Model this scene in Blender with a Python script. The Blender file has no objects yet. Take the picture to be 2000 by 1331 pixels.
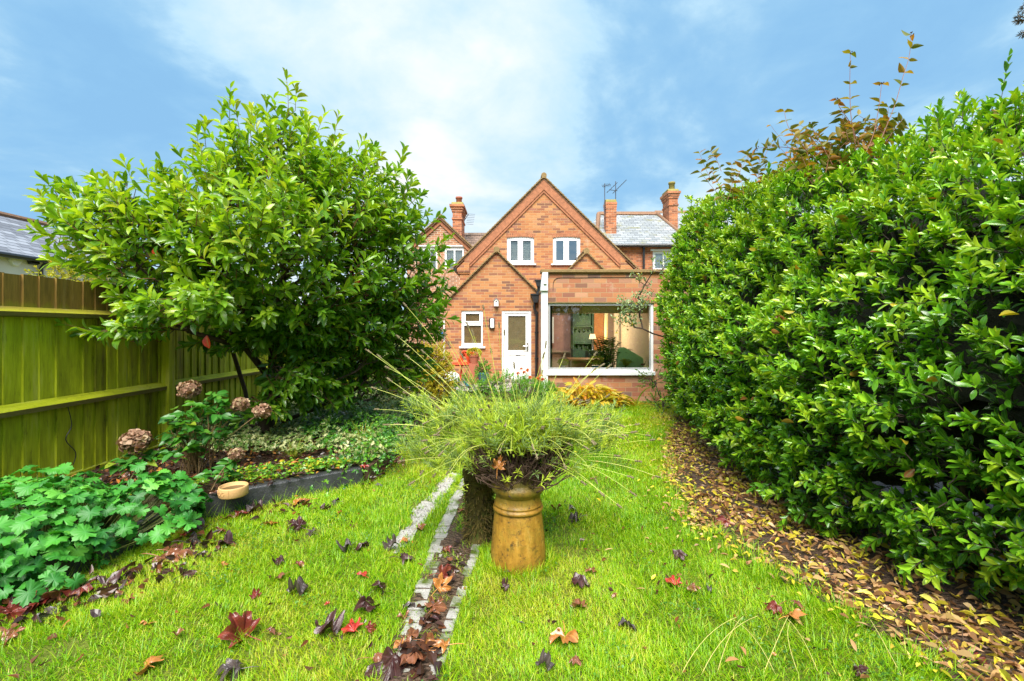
import bpy, math, random
import numpy as np
from mathutils import Vector
R = np.random.RandomState(7)
random.seed(7)
F, CX, HY, CH = 889.0, 1000.0, 645.0, 1.5
def PX(px, z): return (px-CX)/F*z
def PZ(py, z): return CH-(py-HY)/F*z
def P(px, py, z): return (PX(px, z), z, PZ(py, z))
C = bpy.data.collections.new('garden'); bpy.context.scene.collection.children.link(C)
ORG = {}

def tag(o, label=None, cat=None, group=None, kind=None):
    if label: o['label'] = label
    if cat: o['category'] = cat
    if group: o['group'] = group
    if kind: o['kind'] = kind
    return o
def thing(name, label, cat, loc=(0,0,0), group=None):
    o = bpy.data.objects.new(name, None); C.objects.link(o)
    o.location = loc; o.empty_display_size = .1
    ORG[o.name] = np.array(loc, float)
    return tag(o, label, cat, group)

# ---------- mesh builder (numpy accumulators) ----------
class MB:
    def __init__(s):
        s.v=[]; s.n=0; s.loops=[]; s.sizes=[]; s.tint=[]; s.edge=[]; s.mi=[]
    def raw(s, V, faces, tint=.5, edge=0., mi=0):
        V=np.asarray(V,float).reshape(-1,3); k=len(V)
        s.v.append(V)
        for f in faces:
            s.loops.append(np.asarray(f)+s.n); s.sizes.append(np.array([len(f)])); s.mi.append(np.array([mi]))
        s.tint.append(np.broadcast_to(np.asarray(tint,float),(k,)).copy())
        s.edge.append(np.broadcast_to(np.asarray(edge,float),(k,)).copy())
        s.n+=k
    def inst(s, T, X, Y, Z, pos, tint, mi=0):
        """T=(verts, faces(list), edge). X,Y,Z (n,3) scaled axes."""
        V,Fa,E=T; n=len(pos); k=len(V)
        W=(pos[:,None,:]+V[None,:,0:1]*X[:,None,:]+V[None,:,1:2]*Y[:,None,:]+V[None,:,2:3]*Z[:,None,:]).reshape(-1,3)
        s.v.append(W)
        fl=np.concatenate([np.asarray(f) for f in Fa]); sz=np.array([len(f) for f in Fa])
        off=(np.arange(n)*k+s.n)[:,None]
        s.loops.append((fl[None,:]+off).ravel()); s.sizes.append(np.tile(sz,n)); s.mi.append(np.full(len(sz)*n,mi))
        s.tint.append(np.repeat(tint,k)); s.edge.append(np.tile(E,n)); s.n+=n*k
    def box(s,x0,x1,y0,y1,z0,z1,tint=.5,mi=0,tilt=0):
        V=[(x0,y0,z0),(x1,y0,z0),(x1,y1,z0),(x0,y1,z0),(x0,y0,z1),(x1,y0,z1),(x1,y1,z1),(x0,y1,z1)]
        s.raw(V,[(0,3,2,1),(4,5,6,7),(0,1,5,4),(1,2,6,5),(2,3,7,6),(3,0,4,7)],tint,0,mi)
    def obox(s,c,ax,ay,az,tint=.5,mi=0):
        c=np.array(c,float);ax=np.array(ax,float);ay=np.array(ay,float);az=np.array(az,float)
        V=[c+i*ax+j*ay+k*az for k in(-1,1) for i,j in((-1,-1),(1,-1),(1,1),(-1,1))]
        s.raw(V,[(0,3,2,1),(4,5,6,7),(0,1,5,4),(1,2,6,5),(2,3,7,6),(3,0,4,7)],tint,0,mi)
    def prism(s,poly,y0,y1,tint=.5,mi=0):
        """poly list of (x,z); extruded along y"""
        n=len(poly); V=[(x,y0,z) for x,z in poly]+[(x,y1,z) for x,z in poly]
        Fa=[tuple(range(n)),tuple(range(2*n-1,n-1,-1))]+[(i,i+n,(i+1)%n+n,(i+1)%n) for i in range(n)]
        s.raw(V,Fa,tint,0,mi)
    def prismx(s,poly,x0,x1,tint=.5,mi=0):
        """poly (y,z) extruded along x"""
        n=len(poly); V=[(x0,y,z) for y,z in poly]+[(x1,y,z) for y,z in poly]
        Fa=[tuple(range(n-1,-1,-1)),tuple(range(n,2*n))]+[((i+1)%n,(i+1)%n+n,i+n,i) for i in range(n)]
        s.raw(V,Fa,tint,0,mi)
    def prismz(s,poly,z0,z1,tint=.5,mi=0):
        n=len(poly); V=[(x,y,z0) for x,y in poly]+[(x,y,z1) for x,y in poly]
        Fa=[tuple(range(n-1,-1,-1)),tuple(range(n,2*n))]+[(i,(i+1)%n,(i+1)%n+n,i+n) for i in range(n)]
        s.raw(V,Fa,tint,0,mi)
    def lathe(s,prof,c=(0,0,0),seg=28,tint=.5,mi=0,wob=0):
        V=[];Fa=[];m=len(prof)
        for i in range(seg):
            a=2*math.pi*i/seg
            for r,z in prof: V.append((c[0]+r*math.cos(a)*(1+wob*math.sin(3*a+z*9)),c[1]+r*math.sin(a),c[2]+z))
        for i in range(seg):
            j=(i+1)%seg
            for k in range(m-1): Fa.append((i*m+k,j*m+k,j*m+k+1,i*m+k+1))
        s.raw(V,Fa,tint,0,mi)
    def segs(s,p0,p1,r0,r1,sides=5,tint=.5,mi=0):
        p0=np.atleast_2d(np.asarray(p0,float));p1=np.atleast_2d(np.asarray(p1,float));n=len(p0)
        r0=np.broadcast_to(r0,(n,));r1=np.broadcast_to(r1,(n,))
        d=p1-p0; d/=np.linalg.norm(d,axis=1)[:,None]+1e-9
        up=np.where(np.abs(d[:,2:3])>.9,np.array([[1.,0,0]]),np.array([[0,0,1.]]))
        a=np.cross(d,up);a/=np.linalg.norm(a,axis=1)[:,None];b=np.cross(d,a)
        an=np.arange(sides)*2*np.pi/sides
        ring=a[:,None,:]*np.cos(an)[None,:,None]+b[:,None,:]*np.sin(an)[None,:,None]
        V=np.concatenate([p0[:,None]+ring*r0[:,None,None],p1[:,None]+ring*r1[:,None,None]],1)
        s.v.append(V.reshape(-1,3))
        q=np.array([[i,(i+1)%sides,(i+1)%sides+sides,i+sides] for i in range(sides)]).ravel()
        s.loops.append((q[None,:]+(np.arange(n)*2*sides+s.n)[:,None]).ravel())
        s.sizes.append(np.full(n*sides,4)); s.mi.append(np.full(n*sides,mi))
        s.tint.append(np.repeat(np.broadcast_to(tint,(n,)),2*sides)); s.edge.append(np.zeros(n*2*sides)); s.n+=n*2*sides
    def tube(s,pts,r,sides=8,tint=.5,mi=0,cap=True):
        pts=np.asarray(pts,float);n=len(pts);r=np.broadcast_to(r,(n,))
        d=np.gradient(pts,axis=0);d/=np.linalg.norm(d,axis=1)[:,None]+1e-9
        up=np.array([0,0,1.]) if abs(d[0,2])<.9 else np.array([1.,0,0])
        V=[]
        a=np.cross(d[0],up);a/=np.linalg.norm(a)
        for i in range(n):
            a=a-d[i]*a.dot(d[i]);a/=np.linalg.norm(a);b=np.cross(d[i],a)
            for k in range(sides):
                t=2*math.pi*k/sides; V.append(pts[i]+r[i]*(a*math.cos(t)+b*math.sin(t)))
        Fa=[(i*sides+k,i*sides+(k+1)%sides,(i+1)*sides+(k+1)%sides,(i+1)*sides+k) for i in range(n-1) for k in range(sides)]
        if cap: Fa+= [tuple(range(sides-1,-1,-1)),tuple(range((n-1)*sides,n*sides))]
        s.raw(V,Fa,tint,0,mi)
    def build(s,name,mats,parent=None,smooth=False,org=None,bevel=0,label=None):
        if not isinstance(mats,(list,tuple)): mats=[mats]
        me=bpy.data.meshes.new(name)
        V=np.concatenate(s.v) if s.v else np.zeros((0,3))
        if parent is not None: o0=ORG[parent.name]
        else: o0=np.array(org if org is not None else (0,0,0),float)
        V=V-o0
        L=np.concatenate(s.loops).astype(np.int32);S=np.concatenate(s.sizes).astype(np.int32)
        me.vertices.add(len(V));me.vertices.foreach_set('co',V.astype(np.float32).ravel())
        me.loops.add(len(L));me.loops.foreach_set('vertex_index',L)
        me.polygons.add(len(S));st=np.concatenate([[0],np.cumsum(S)[:-1]]).astype(np.int32)
        me.polygons.foreach_set('loop_start',st)
        me.polygons.foreach_set('material_index',np.concatenate(s.mi).astype(np.int32))
        me.update(calc_edges=True)
        me.polygons.foreach_set('use_smooth',np.full(len(S),bool(smooth)))
        for nm,arr in (('tint',s.tint),('edge',s.edge)):
            a=me.attributes.new(nm,'FLOAT','POINT'); a.data.foreach_set('value',np.concatenate(arr).astype(np.float32))
        for m in mats: me.materials.append(m)
        o=bpy.data.objects.new(name,me);C.objects.link(o)
        if parent is not None: o.parent=parent; ORG[o.name]=o0
        else: o.location=o0; ORG[o.name]=o0
        if bevel:
            b=o.modifiers.new('bevel','BEVEL');b.width=bevel;b.segments=2;b.limit_method='ANGLE'
        if label: o['label']=label
        return o

def nrm(a): return a/(np.linalg.norm(a,axis=-1,keepdims=True)+1e-9)
def noise2(x,y,s=1,seed=0):
    x=np.asarray(x,float)*s+seed*13.7;y=np.asarray(y,float)*s+seed*7.3
    xi=np.floor(x);yi=np.floor(y);fx=x-xi;fy=y-yi;fx=fx*fx*(3-2*fx);fy=fy*fy*(3-2*fy)
    def h(a,b): 
        t=np.sin(a*127.1+b*311.7)*43758.5453; return t-np.floor(t)
    return (h(xi,yi)*(1-fx)+h(xi+1,yi)*fx)*(1-fy)+(h(xi,yi+1)*(1-fx)+h(xi+1,yi+1)*fx)*fy
def fbm(x,y,s=1,seed=0): return (noise2(x,y,s,seed)+.5*noise2(x,y,2*s,seed+1)+.25*noise2(x,y,4*s,seed+2))/1.75

# ---------- leaf templates: x side, y along, z normal ----------
def leaf_t(ws,fold=.18,arch=.15,twist=0,ruffle=0):
    n=len(ws)+1;V=[(0,0,0)];E=[0.3];Fa=[]
    for i,w in enumerate(ws):
        t=(i+1)/n; z=-arch*t*t; rf=ruffle*(1 if i%2 else -1)
        V+=[(-w*.5,t,z+fold*w*.5+rf),(0,t,z),(w*.5,t,z+fold*w*.5-rf+twist*w)];E+=[1,0,1]
    V.append((0,1,-arch));E.append(.7);m=len(ws);tip=len(V)-1
    Fa+=[(0,2,1),(0,3,2)]
    for i in range(m-1):
        a=1+3*i;b=a+3;Fa+=[(a,a+1,b+1,b),(a+1,a+2,b+2,b+1)]
    a=1+3*(m-1);Fa+=[(a,a+1,tip),(a+1,a+2,tip)]
    return np.array(V,float),Fa,np.array(E,float)
LAUREL=[leaf_t([.45,.82,1,.86],.25,.12),leaf_t([.5,.9,1,.75],.1,.30),leaf_t([.42,.8,1,.9],.4,-.05),leaf_t([.5,.9,.98,.8],.2,.2,.2),leaf_t([.5,.95,.95,.7],.1,.45)]
OVAL=[leaf_t([.62,.95,1,.68],.3,.1),leaf_t([.55,.9,1,.75],.1,.25),leaf_t([.6,1,.95,.6],.45,0)]
SLIM=[leaf_t([.8,1],.2,.15),leaf_t([.9,.9],.1,.3)]
HEART=[leaf_t([1,.95,.55],.15,.2,0,.03),leaf_t([1,.9,.5],.3,.05,.1)]
BLADE=[(np.array([(-.5,0,0),(.5,0,0),(-.42,.4,.05),(.42,.4,.05),(-.25,.75,.2),(.25,.75,.2),(0,1,.42)]),[(0,1,3,2),(2,3,5,4),(4,5,6)],np.array([0,0,.3,.3,.6,.6,1.])),
       (np.array([(-.5,0,0),(.5,0,0),(-.42,.4,.02),(.42,.4,.02),(-.25,.75,.08),(.25,.75,.08),(0,1,.16)]),[(0,1,3,2),(2,3,5,4),(4,5,6)],np.array([0,0,.3,.3,.6,.6,1.]))]
def lobed(nl=7,teeth=3,seed=0,depth=.35,full=330):
    """round lobed leaf: petiole at origin"""
    rr=np.random.RandomState(seed);V=[(0,0,0)];E=[0];Fa=[]
    m=nl*teeth*2; a0=math.radians(90-full/2)
    for ring,f in enumerate((.4,.75,1.)):
        for k in range(m+1):
            t=k/m;a=a0+math.radians(full)*t
            lob=abs(math.cos(math.pi*nl*t-math.pi/2)) if nl else 1
            r=.5*(1-depth*(1-lob)*f)+ (.03 if k%2 else -.03)*(f==1)
            z=.10*f*(.5-abs(lob-.5))+.12*f*f*math.sin(2*a+seed)-.06*f*f
            V.append((math.cos(a)*r*f,math.sin(a)*r*f,z));E.append(f if lob<.5 else f*.6)
    for k in range(m): Fa.append((0,1+k,2+k))
    for ring in range(2):
        b=1+ring*(m+1);c=b+m+1
        for k in range(m): Fa.append((b+k,c+k,c+k+1,b+k+1))
    return np.array(V,float),Fa,np.array(E,float)
GERAN=[lobed(7,3,s,.30,335) for s in range(4)]
IVY=[lobed(5,1,s,.4,280) for s in (1,2)]

def leaves(mb,T,pos,d,n,L,W,tint,mi=0):
    """place leaves; split randomly among templates"""
    pos=np.asarray(pos,float);N=len(pos)
    d=nrm(np.asarray(d,float));n=np.asarray(n,float)
    X=nrm(np.cross(d,n));Z=np.cross(X,d)
    L=np.broadcast_to(L,(N,));W=np.broadcast_to(W,(N,));tint=np.broadcast_to(tint,(N,))
    w=R.randint(0,len(T),N)
    for k,t in enumerate(T):
        m=w==k
        if m.any(): mb.inst(t,X[m]*W[m,None],d[m]*L[m,None],Z[m]*L[m,None],pos[m],tint[m],mi)
def rdir(n,up=0):
    v=R.normal(size=(n,3));v[:,2]+=up;return nrm(v)

# ---------- materials ----------
def mat(name):
    m=bpy.data.materials.new(name);m.use_nodes=True;nt=m.node_tree;nt.nodes.clear()
    o=nt.nodes.new('ShaderNodeOutputMaterial');return m,nt,o
def N(nt,t,**k):
    n=nt.nodes.new('ShaderNode'+t)
    for a,b in k.items():
        if a.startswith('i_'): 
            key=a[2:].replace('_',' ')
            n.inputs[key].default_value=b
        else: setattr(n,a,b)
    return n
def ramp(nt,stops,interp='LINEAR'):
    r=nt.nodes.new('ShaderNodeValToRGB');r.color_ramp.interpolation=interp
    e=r.color_ramp.elements
    while len(e)<len(stops): e.new(.5)
    for i,(p,c) in enumerate(stops): e[i].position=p;e[i].color=(*c,1)
    return r
def mixc(nt,a,b,f,mode='MIX'):
    m=nt.nodes.new('ShaderNodeMix');m.data_type='RGBA';m.blend_type=mode
    for i,v in ((0,f),(6,a),(7,b)):
        if isinstance(v,(int,float)): m.inputs[i].default_value=v
        elif isinstance(v,tuple): m.inputs[i].default_value=(*v,1)
        else: nt.links.new(v,m.inputs[i])
    return m.outputs[2]
def math_(nt,op,a,b=0,clamp=False):
    m=nt.nodes.new('ShaderNodeMath');m.operation=op;m.use_clamp=clamp
    for i,v in ((0,a),(1,b)):
        if isinstance(v,(int,float)): m.inputs[i].default_value=v
        else: nt.links.new(v,m.inputs[i])
    return m.outputs[0]
def noise(nt,scale,detail=4,rough=.55,vec=None,dist=0):
    n=N(nt,'TexNoise');n.inputs['Scale'].default_value=scale;n.inputs['Detail'].default_value=detail
    n.inputs['Roughness'].default_value=rough;n.inputs['Distortion'].default_value=dist
    if vec is None: vec=N(nt,'NewGeometry').outputs['Position']
    nt.links.new(vec,n.inputs['Vector']);return n.outputs['Fac']
def scaled(nt,sx,sy,sz,vec=None):
    m=N(nt,'Mapping');m.inputs['Scale'].default_value=(sx,sy,sz)
    if vec is None: vec=N(nt,'NewGeometry').outputs['Position']
    nt.links.new(vec,m.inputs['Vector']);return m.outputs[0]
def princ(nt,o,col,rough=.6,bump=None,bs=.3,bd=.01,spec=.5,metal=0,trans=None,tf=.3):
    b=N(nt,'BsdfPrincipled')
    if isinstance(col,tuple): b.inputs['Base Color'].default_value=(*col,1)
    else: nt.links.new(col,b.inputs['Base Color'])
    if isinstance(rough,(int,float)): b.inputs['Roughness'].default_value=rough
    else: nt.links.new(rough,b.inputs['Roughness'])
    b.inputs['Specular IOR Level'].default_value=spec;b.inputs['Metallic'].default_value=metal
    if bump is not None:
        bn=N(nt,'Bump');bn.inputs['Strength'].default_value=bs;bn.inputs['Distance'].default_value=bd
        nt.links.new(bump,bn.inputs['Height']);nt.links.new(bn.outputs[0],b.inputs['Normal'])
    if trans is not None:
        t=N(nt,'BsdfTranslucent')
        nt.links.new(trans,t.inputs['Color']);mx=N(nt,'MixShader');mx.inputs[0].default_value=tf
        nt.links.new(b.outputs[0],mx.inputs[1]);nt.links.new(t.outputs[0],mx.inputs[2]);nt.links.new(mx.outputs[0],o.inputs[0])
    else: nt.links.new(b.outputs[0],o.inputs[0])
    return b
def attr(nt,name): return N(nt,'Attribute',attribute_name=name).outputs['Fac']
def leafmat(name,stops,edge=None,ef=.5,rough=.35,tf=.3,spec=.5,midrib=None):
    m,nt,o=mat(name);r=ramp(nt,stops);nt.links.new(attr(nt,'tint'),r.inputs[0]);col=r.outputs[0]
    if edge: 
        e=math_(nt,'POWER',attr(nt,'edge'),3);e=math_(nt,'MULTIPLY',e,ef);col=mixc(nt,col,edge,e)
    if midrib:
        e=math_(nt,'SUBTRACT',1,attr(nt,'edge'));e=math_(nt,'POWER',e,6);e=math_(nt,'MULTIPLY',e,.5);col=mixc(nt,col,midrib,e)
    col=mixc(nt,col,(0.0,0.0,0.0),math_(nt,'MULTIPLY',noise(nt,60,2),.25))
    tc=mixc(nt,col,(1.0,1.0,.25),.35,'MIX'); tc=mixc(nt,col,(1.6,1.5,.5),1,'MULTIPLY')
    princ(nt,o,col,rough,spec=spec,trans=tc,tf=tf);return m
def plain(name,c,rough=.6,nz=.25,sc=12,bs=.2,spec=.5,metal=0,bd=.005):
    m,nt,o=mat(name);n=noise(nt,sc,5)
    col=mixc(nt,tuple(x*(1-nz) for x in c),tuple(min(1,x*(1+nz)) for x in c),n)
    princ(nt,o,col,rough,bump=noise(nt,sc*6,3),bs=bs,bd=bd,spec=spec,metal=metal);return m
def brickmat(name,stops,mortar,bw=.235,bh=.075,ms=.012,wob=0,dirt=.25):
    m,nt,o=mat(name);g=N(nt,'NewGeometry').outputs['Position']
    s=N(nt,'SeparateXYZ');nt.links.new(g,s.inputs[0])
    u=math_(nt,'ADD',s.outputs[0],s.outputs[1]);c=N(nt,'CombineXYZ');nt.links.new(u,c.inputs[0]);nt.links.new(s.outputs[2],c.inputs[1])
    w=N(nt,'TexNoise');w.inputs['Scale'].default_value=9;nt.links.new(g,w.inputs['Vector'])
    va=N(nt,'VectorMath',operation='SCALE');nt.links.new(w.outputs['Color'],va.inputs[0]);va.inputs['Scale'].default_value=.008
    vb=N(nt,'VectorMath',operation='ADD');nt.links.new(c.outputs[0],vb.inputs[0]);nt.links.new(va.outputs[0],vb.inputs[1])
    b=N(nt,'TexBrick');nt.links.new(vb.outputs[0],b.inputs['Vector'])
    b.inputs['Color1'].default_value=(0,0,0,1);b.inputs['Color2'].default_value=(1,1,1,1);b.inputs['Mortar'].default_value=(.5,.5,.5,1)
    b.inputs['Scale'].default_value=1;b.inputs['Brick Width'].default_value=bw;b.inputs['Row Height'].default_value=bh
    b.inputs['Mortar Size'].default_value=ms/2;b.inputs['Mortar Smooth'].default_value=.3;b.offset=.5
    r=ramp(nt,stops);nt.links.new(b.outputs['Color'],r.inputs[0])
    col=mixc(nt,r.outputs[0],(.12,.07,.05),math_(nt,'MULTIPLY',noise(nt,35,4),dirt))
    big=noise(nt,1.1,3);col=mixc(nt,col,(.60,.30,.11),math_(nt,'MULTIPLY',big,.22))
    col=mixc(nt,col,mortar,b.outputs['Fac'])
    # pale lime stains
    st=math_(nt,'MULTIPLY',math_(nt,'SUBTRACT',noise(nt,2.3,5,.7),.60,True),2.6,True);col=mixc(nt,col,(.7,.6,.5),st)
    h=math_(nt,'SUBTRACT',noise(nt,60,3),math_(nt,'MULTIPLY',b.outputs['Fac'],2.0))
    princ(nt,o,col,.85,bump=h,bs=.5,bd=.006,spec=.3);return m
SUN_E=4.6;EXPO=1.0;SKY_S=.56
M={}
M['brick']=brickmat('house_brick',[(0,(.13,.055,.05)),(.10,(.24,.09,.06)),(.2,(.38,.12,.06)),(.45,(.44,.165,.065)),(.68,(.52,.215,.08)),(.85,(.54,.26,.12)),(.93,(.36,.13,.09)),(1,(.17,.07,.06))],(.48,.30,.15))
M['brickbig']=brickmat('extension_brick',[(0,(.15,.08,.07)),(.12,(.28,.11,.08)),(.2,(.40,.13,.08)),(.45,(.44,.165,.08)),(.68,(.54,.23,.10)),(.85,(.56,.29,.18)),(.93,(.34,.15,.11)),(1,(.18,.11,.10))],(.42,.28,.15),bw=.25,bh=.0935,ms=.011,dirt=.3)
M['brickred']=brickmat('neighbour_brick',[(0,(.20,.06,.04)),(.5,(.48,.14,.06)),(1,(.58,.20,.09))],(.50,.34,.22))
M['brickdark']=brickmat('dark_brick',[(0,(.10,.045,.035)),(.5,(.22,.08,.05)),(1,(.30,.12,.07))],(.55,.36,.24),ms=.02)
M['upvc']=plain('white_upvc',(.82,.82,.82),.35,.03,3,.02)
M['cream']=plain('cream_plaster',(.86,.74,.56),.7,.06,2,.05)
M['room']=plain('room_wall',(.34,.24,.19),.8,.15,2,.05)
M['whitewall']=plain('white_render',(.72,.70,.66),.8,.12,2.5,.4)
M['coping']=plain('mossy_coping',(.26,.17,.07),.9,.45,10,.6,bd=.02)
M['net']=plain('net_curtain_cloth',(.80,.82,.84),.8,.12,9,0)
M['tile']=plain('clay_tile',(.24,.13,.075),.85,.5,14,.6,bd=.02)
M['verge']=plain('verge_brick',(.40,.155,.075),.85,.55,11,.6,bd=.015)
M['blackpipe']=plain('black_pipe',(.02,.02,.022),.35,.2,10,.05)
M['dark']=plain('dark_room',(.05,.045,.04),.9,.2,5,.0)
M['metal']=plain('grey_metal',(.25,.25,.26),.4,.1,10,.05,metal=.7)
M['handle']=plain('chrome',(.6,.6,.6),.25,.05,10,.0,metal=.9)
M['aerial']=plain('aerial_metal',(.08,.09,.12),.5,.1,10,.0)
M['stonecap']=plain('mossy_stone_cap',(.26,.22,.06),.9,.4,12,.5,bd=.02)
M['potred']=plain('clay_pot_red',(.38,.11,.06),.7,.2,8,.1)
M['greywood']=plain('grey_wood',(.3,.3,.3),.7,.2,8,.1)
def glassmat(name,tint,refl=.12):
    m,nt,o=mat(name);t=N(nt,'BsdfTransparent');t.inputs[0].default_value=(*tint,1)
    g=N(nt,'BsdfGlossy');g.inputs['Roughness'].default_value=.02;g.inputs[0].default_value=(.9,.95,1,1)
    f=N(nt,'Fresnel');f.inputs[0].default_value=1.5
    fc=math_(nt,'ADD',f.outputs[0],refl,True)
    bn=N(nt,'Bump');bn.inputs['Strength'].default_value=.04;bn.inputs['Distance'].default_value=.02;nt.links.new(noise(nt,2.5,1),bn.inputs['Height']);nt.links.new(bn.outputs[0],g.inputs['Normal'])
    mx=N(nt,'MixShader');nt.links.new(fc,mx.inputs[0]);nt.links.new(t.outputs[0],mx.inputs[1]);nt.links.new(g.outputs[0],mx.inputs[2]);nt.links.new(mx.outputs[0],o.inputs[0]);return m
M['glass']=glassmat('window_glass',(.92,.94,.90),.09)
M['glassdim']=glassmat('reflective_window_glass',(.7,.74,.76),.3)
def painted_reflection(name,c,f):  # brown mottle painted into panes, standing in for reflections and the room behind
    m,nt,o=mat(name);g=N(nt,'BsdfGlossy');g.inputs['Roughness'].default_value=.04;g.inputs[0].default_value=(.8,.85,.85,1)
    d=N(nt,'BsdfDiffuse');nt.links.new(mixc(nt,tuple(x*.55 for x in c),tuple(x*1.3 for x in c),noise(nt,7,5,.7)),d.inputs[0]);t=N(nt,'BsdfTransparent');t.inputs[0].default_value=(.8,.8,.75,1)
    a=N(nt,'MixShader');a.inputs[0].default_value=f;nt.links.new(t.outputs[0],a.inputs[1]);nt.links.new(d.outputs[0],a.inputs[2])
    b=N(nt,'MixShader');b.inputs[0].default_value=.16;nt.links.new(a.outputs[0],b.inputs[1]);nt.links.new(g.outputs[0],b.inputs[2]);nt.links.new(b.outputs[0],o.inputs[0]);return m
M['kglass']=painted_reflection('kitchen_glass',(.36,.24,.12),.42)
# slate: rows with staggered slates
def slatemat(name,stops,axis,row=.2,wid=.28,moss=(.22,.2,.03),mossf=.4,rough=.45):
    m,nt,o=mat(name);g=N(nt,'NewGeometry').outputs['Position'];s=N(nt,'SeparateXYZ');nt.links.new(g,s.inputs[0])
    c=N(nt,'CombineXYZ');nt.links.new(s.outputs[axis],c.inputs[0]);nt.links.new(s.outputs[2],c.inputs[1])
    b=N(nt,'TexBrick');nt.links.new(c.outputs[0],b.inputs['Vector']);b.inputs['Color1'].default_value=(0,0,0,1);b.inputs['Color2'].default_value=(1,1,1,1);b.inputs['Mortar'].default_value=(0,0,0,1)
    b.inputs['Scale'].default_value=1;b.inputs['Brick Width'].default_value=wid;b.inputs['Row Height'].default_value=row;b.inputs['Mortar Size'].default_value=.008
    r=ramp(nt,stops);nt.links.new(b.outputs['Color'],r.inputs[0])
    ms=math_(nt,'MULTIPLY',math_(nt,'SUBTRACT',noise(nt,1.6,6,.7),1-mossf,True),5,True)
    col=mixc(nt,r.outputs[0],moss,ms);col=mixc(nt,col,tuple(x*.35 for x in stops[0][1]),b.outputs['Fac'])
    h=math_(nt,'SUBTRACT',b.outputs['Color'],math_(nt,'MULTIPLY',b.outputs['Fac'],2))
    princ(nt,o,col,rough,bump=h,bs=.6,bd=.015,spec=.6);return m
M['slate']=slatemat('grey_slate',[(0,(.20,.215,.23)),(.5,(.27,.285,.30)),(1,(.34,.355,.37))],0,.11,.3,mossf=.46,rough=.6)
M['slateside']=slatemat('blue_grey_slate',[(0,(.12,.125,.15)),(.5,(.19,.20,.24)),(1,(.27,.285,.33))],1,.12,.33,mossf=.2,rough=.6)
M['tileroof']=slatemat('brown_tile_roof',[(0,(.13,.08,.05)),(.5,(.22,.14,.10)),(1,(.30,.20,.15))],0,.12,.2,mossf=.35,rough=.7)
# ground materials
def groundmat():
    m,nt,o=mat('lawn_soil');n=noise(nt,3,6);n2=noise(nt,40,4)
    col=mixc(nt,(.07,.10,.012),(.20,.24,.03),n);col=mixc(nt,col,(.07,.045,.025),math_(nt,'MULTIPLY',n2,.5))
    princ(nt,o,col,.95,bump=n2,bs=.8,bd=.03,spec=.2);return m
M['ground']=groundmat()
def soilmat(name,a,b):
    m,nt,o=mat(name);n=noise(nt,18,6,.7);v=N(nt,'TexVoronoi');v.inputs['Scale'].default_value=45;nt.links.new(N(nt,'NewGeometry').outputs['Position'],v.inputs['Vector'])
    col=mixc(nt,a,b,n);col=mixc(nt,col,(.16,.09,.05),math_(nt,'MULTIPLY',v.outputs['Distance'],.5))
    h=math_(nt,'ADD',n,v.outputs['Distance']);princ(nt,o,col,.6,bump=h,bs=1,bd=.03,spec=.4);return m
M['soil']=soilmat('dark_wet_soil',(.018,.011,.008),(.07,.04,.025))
M['paleSoil']=soilmat('brown_soil',(.04,.026,.018),(.11,.07,.045))
def stonemat(name,a,b,sc=20,rough=.6,moss=0,spk=True):
    m,nt,o=mat(name);n=noise(nt,sc,6,.65);col=mixc(nt,a,b,n)
    col=mixc(nt,col,(.02,.02,.02),math_(nt,'MULTIPLY',math_(nt,'SUBTRACT',noise(nt,90,3),.55,True),3,True))
    if moss: col=mixc(nt,col,(.07,.10,.01),math_(nt,'MULTIPLY',math_(nt,'SUBTRACT',noise(nt,7,4),1-moss,True),6,True))
    princ(nt,o,col,rough,bump=noise(nt,sc*4,5,.7),bs=.8,bd=.01);return m
M['sett']=stonemat('grey_setts',(.20,.185,.17),(.52,.50,.47),16,.5,.52)
M['gravel']=stonemat('pale_gravel',(.32,.29,.26),(.62,.60,.57),70,.7,.3)
M['kerb']=stonemat('wet_dark_concrete',(.012,.012,.014),(.085,.088,.095),9,.3,.42)
M['paving']=stonemat('patio_paving',(.25,.22,.18),(.38,.34,.29),12,.7,.3)
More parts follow.
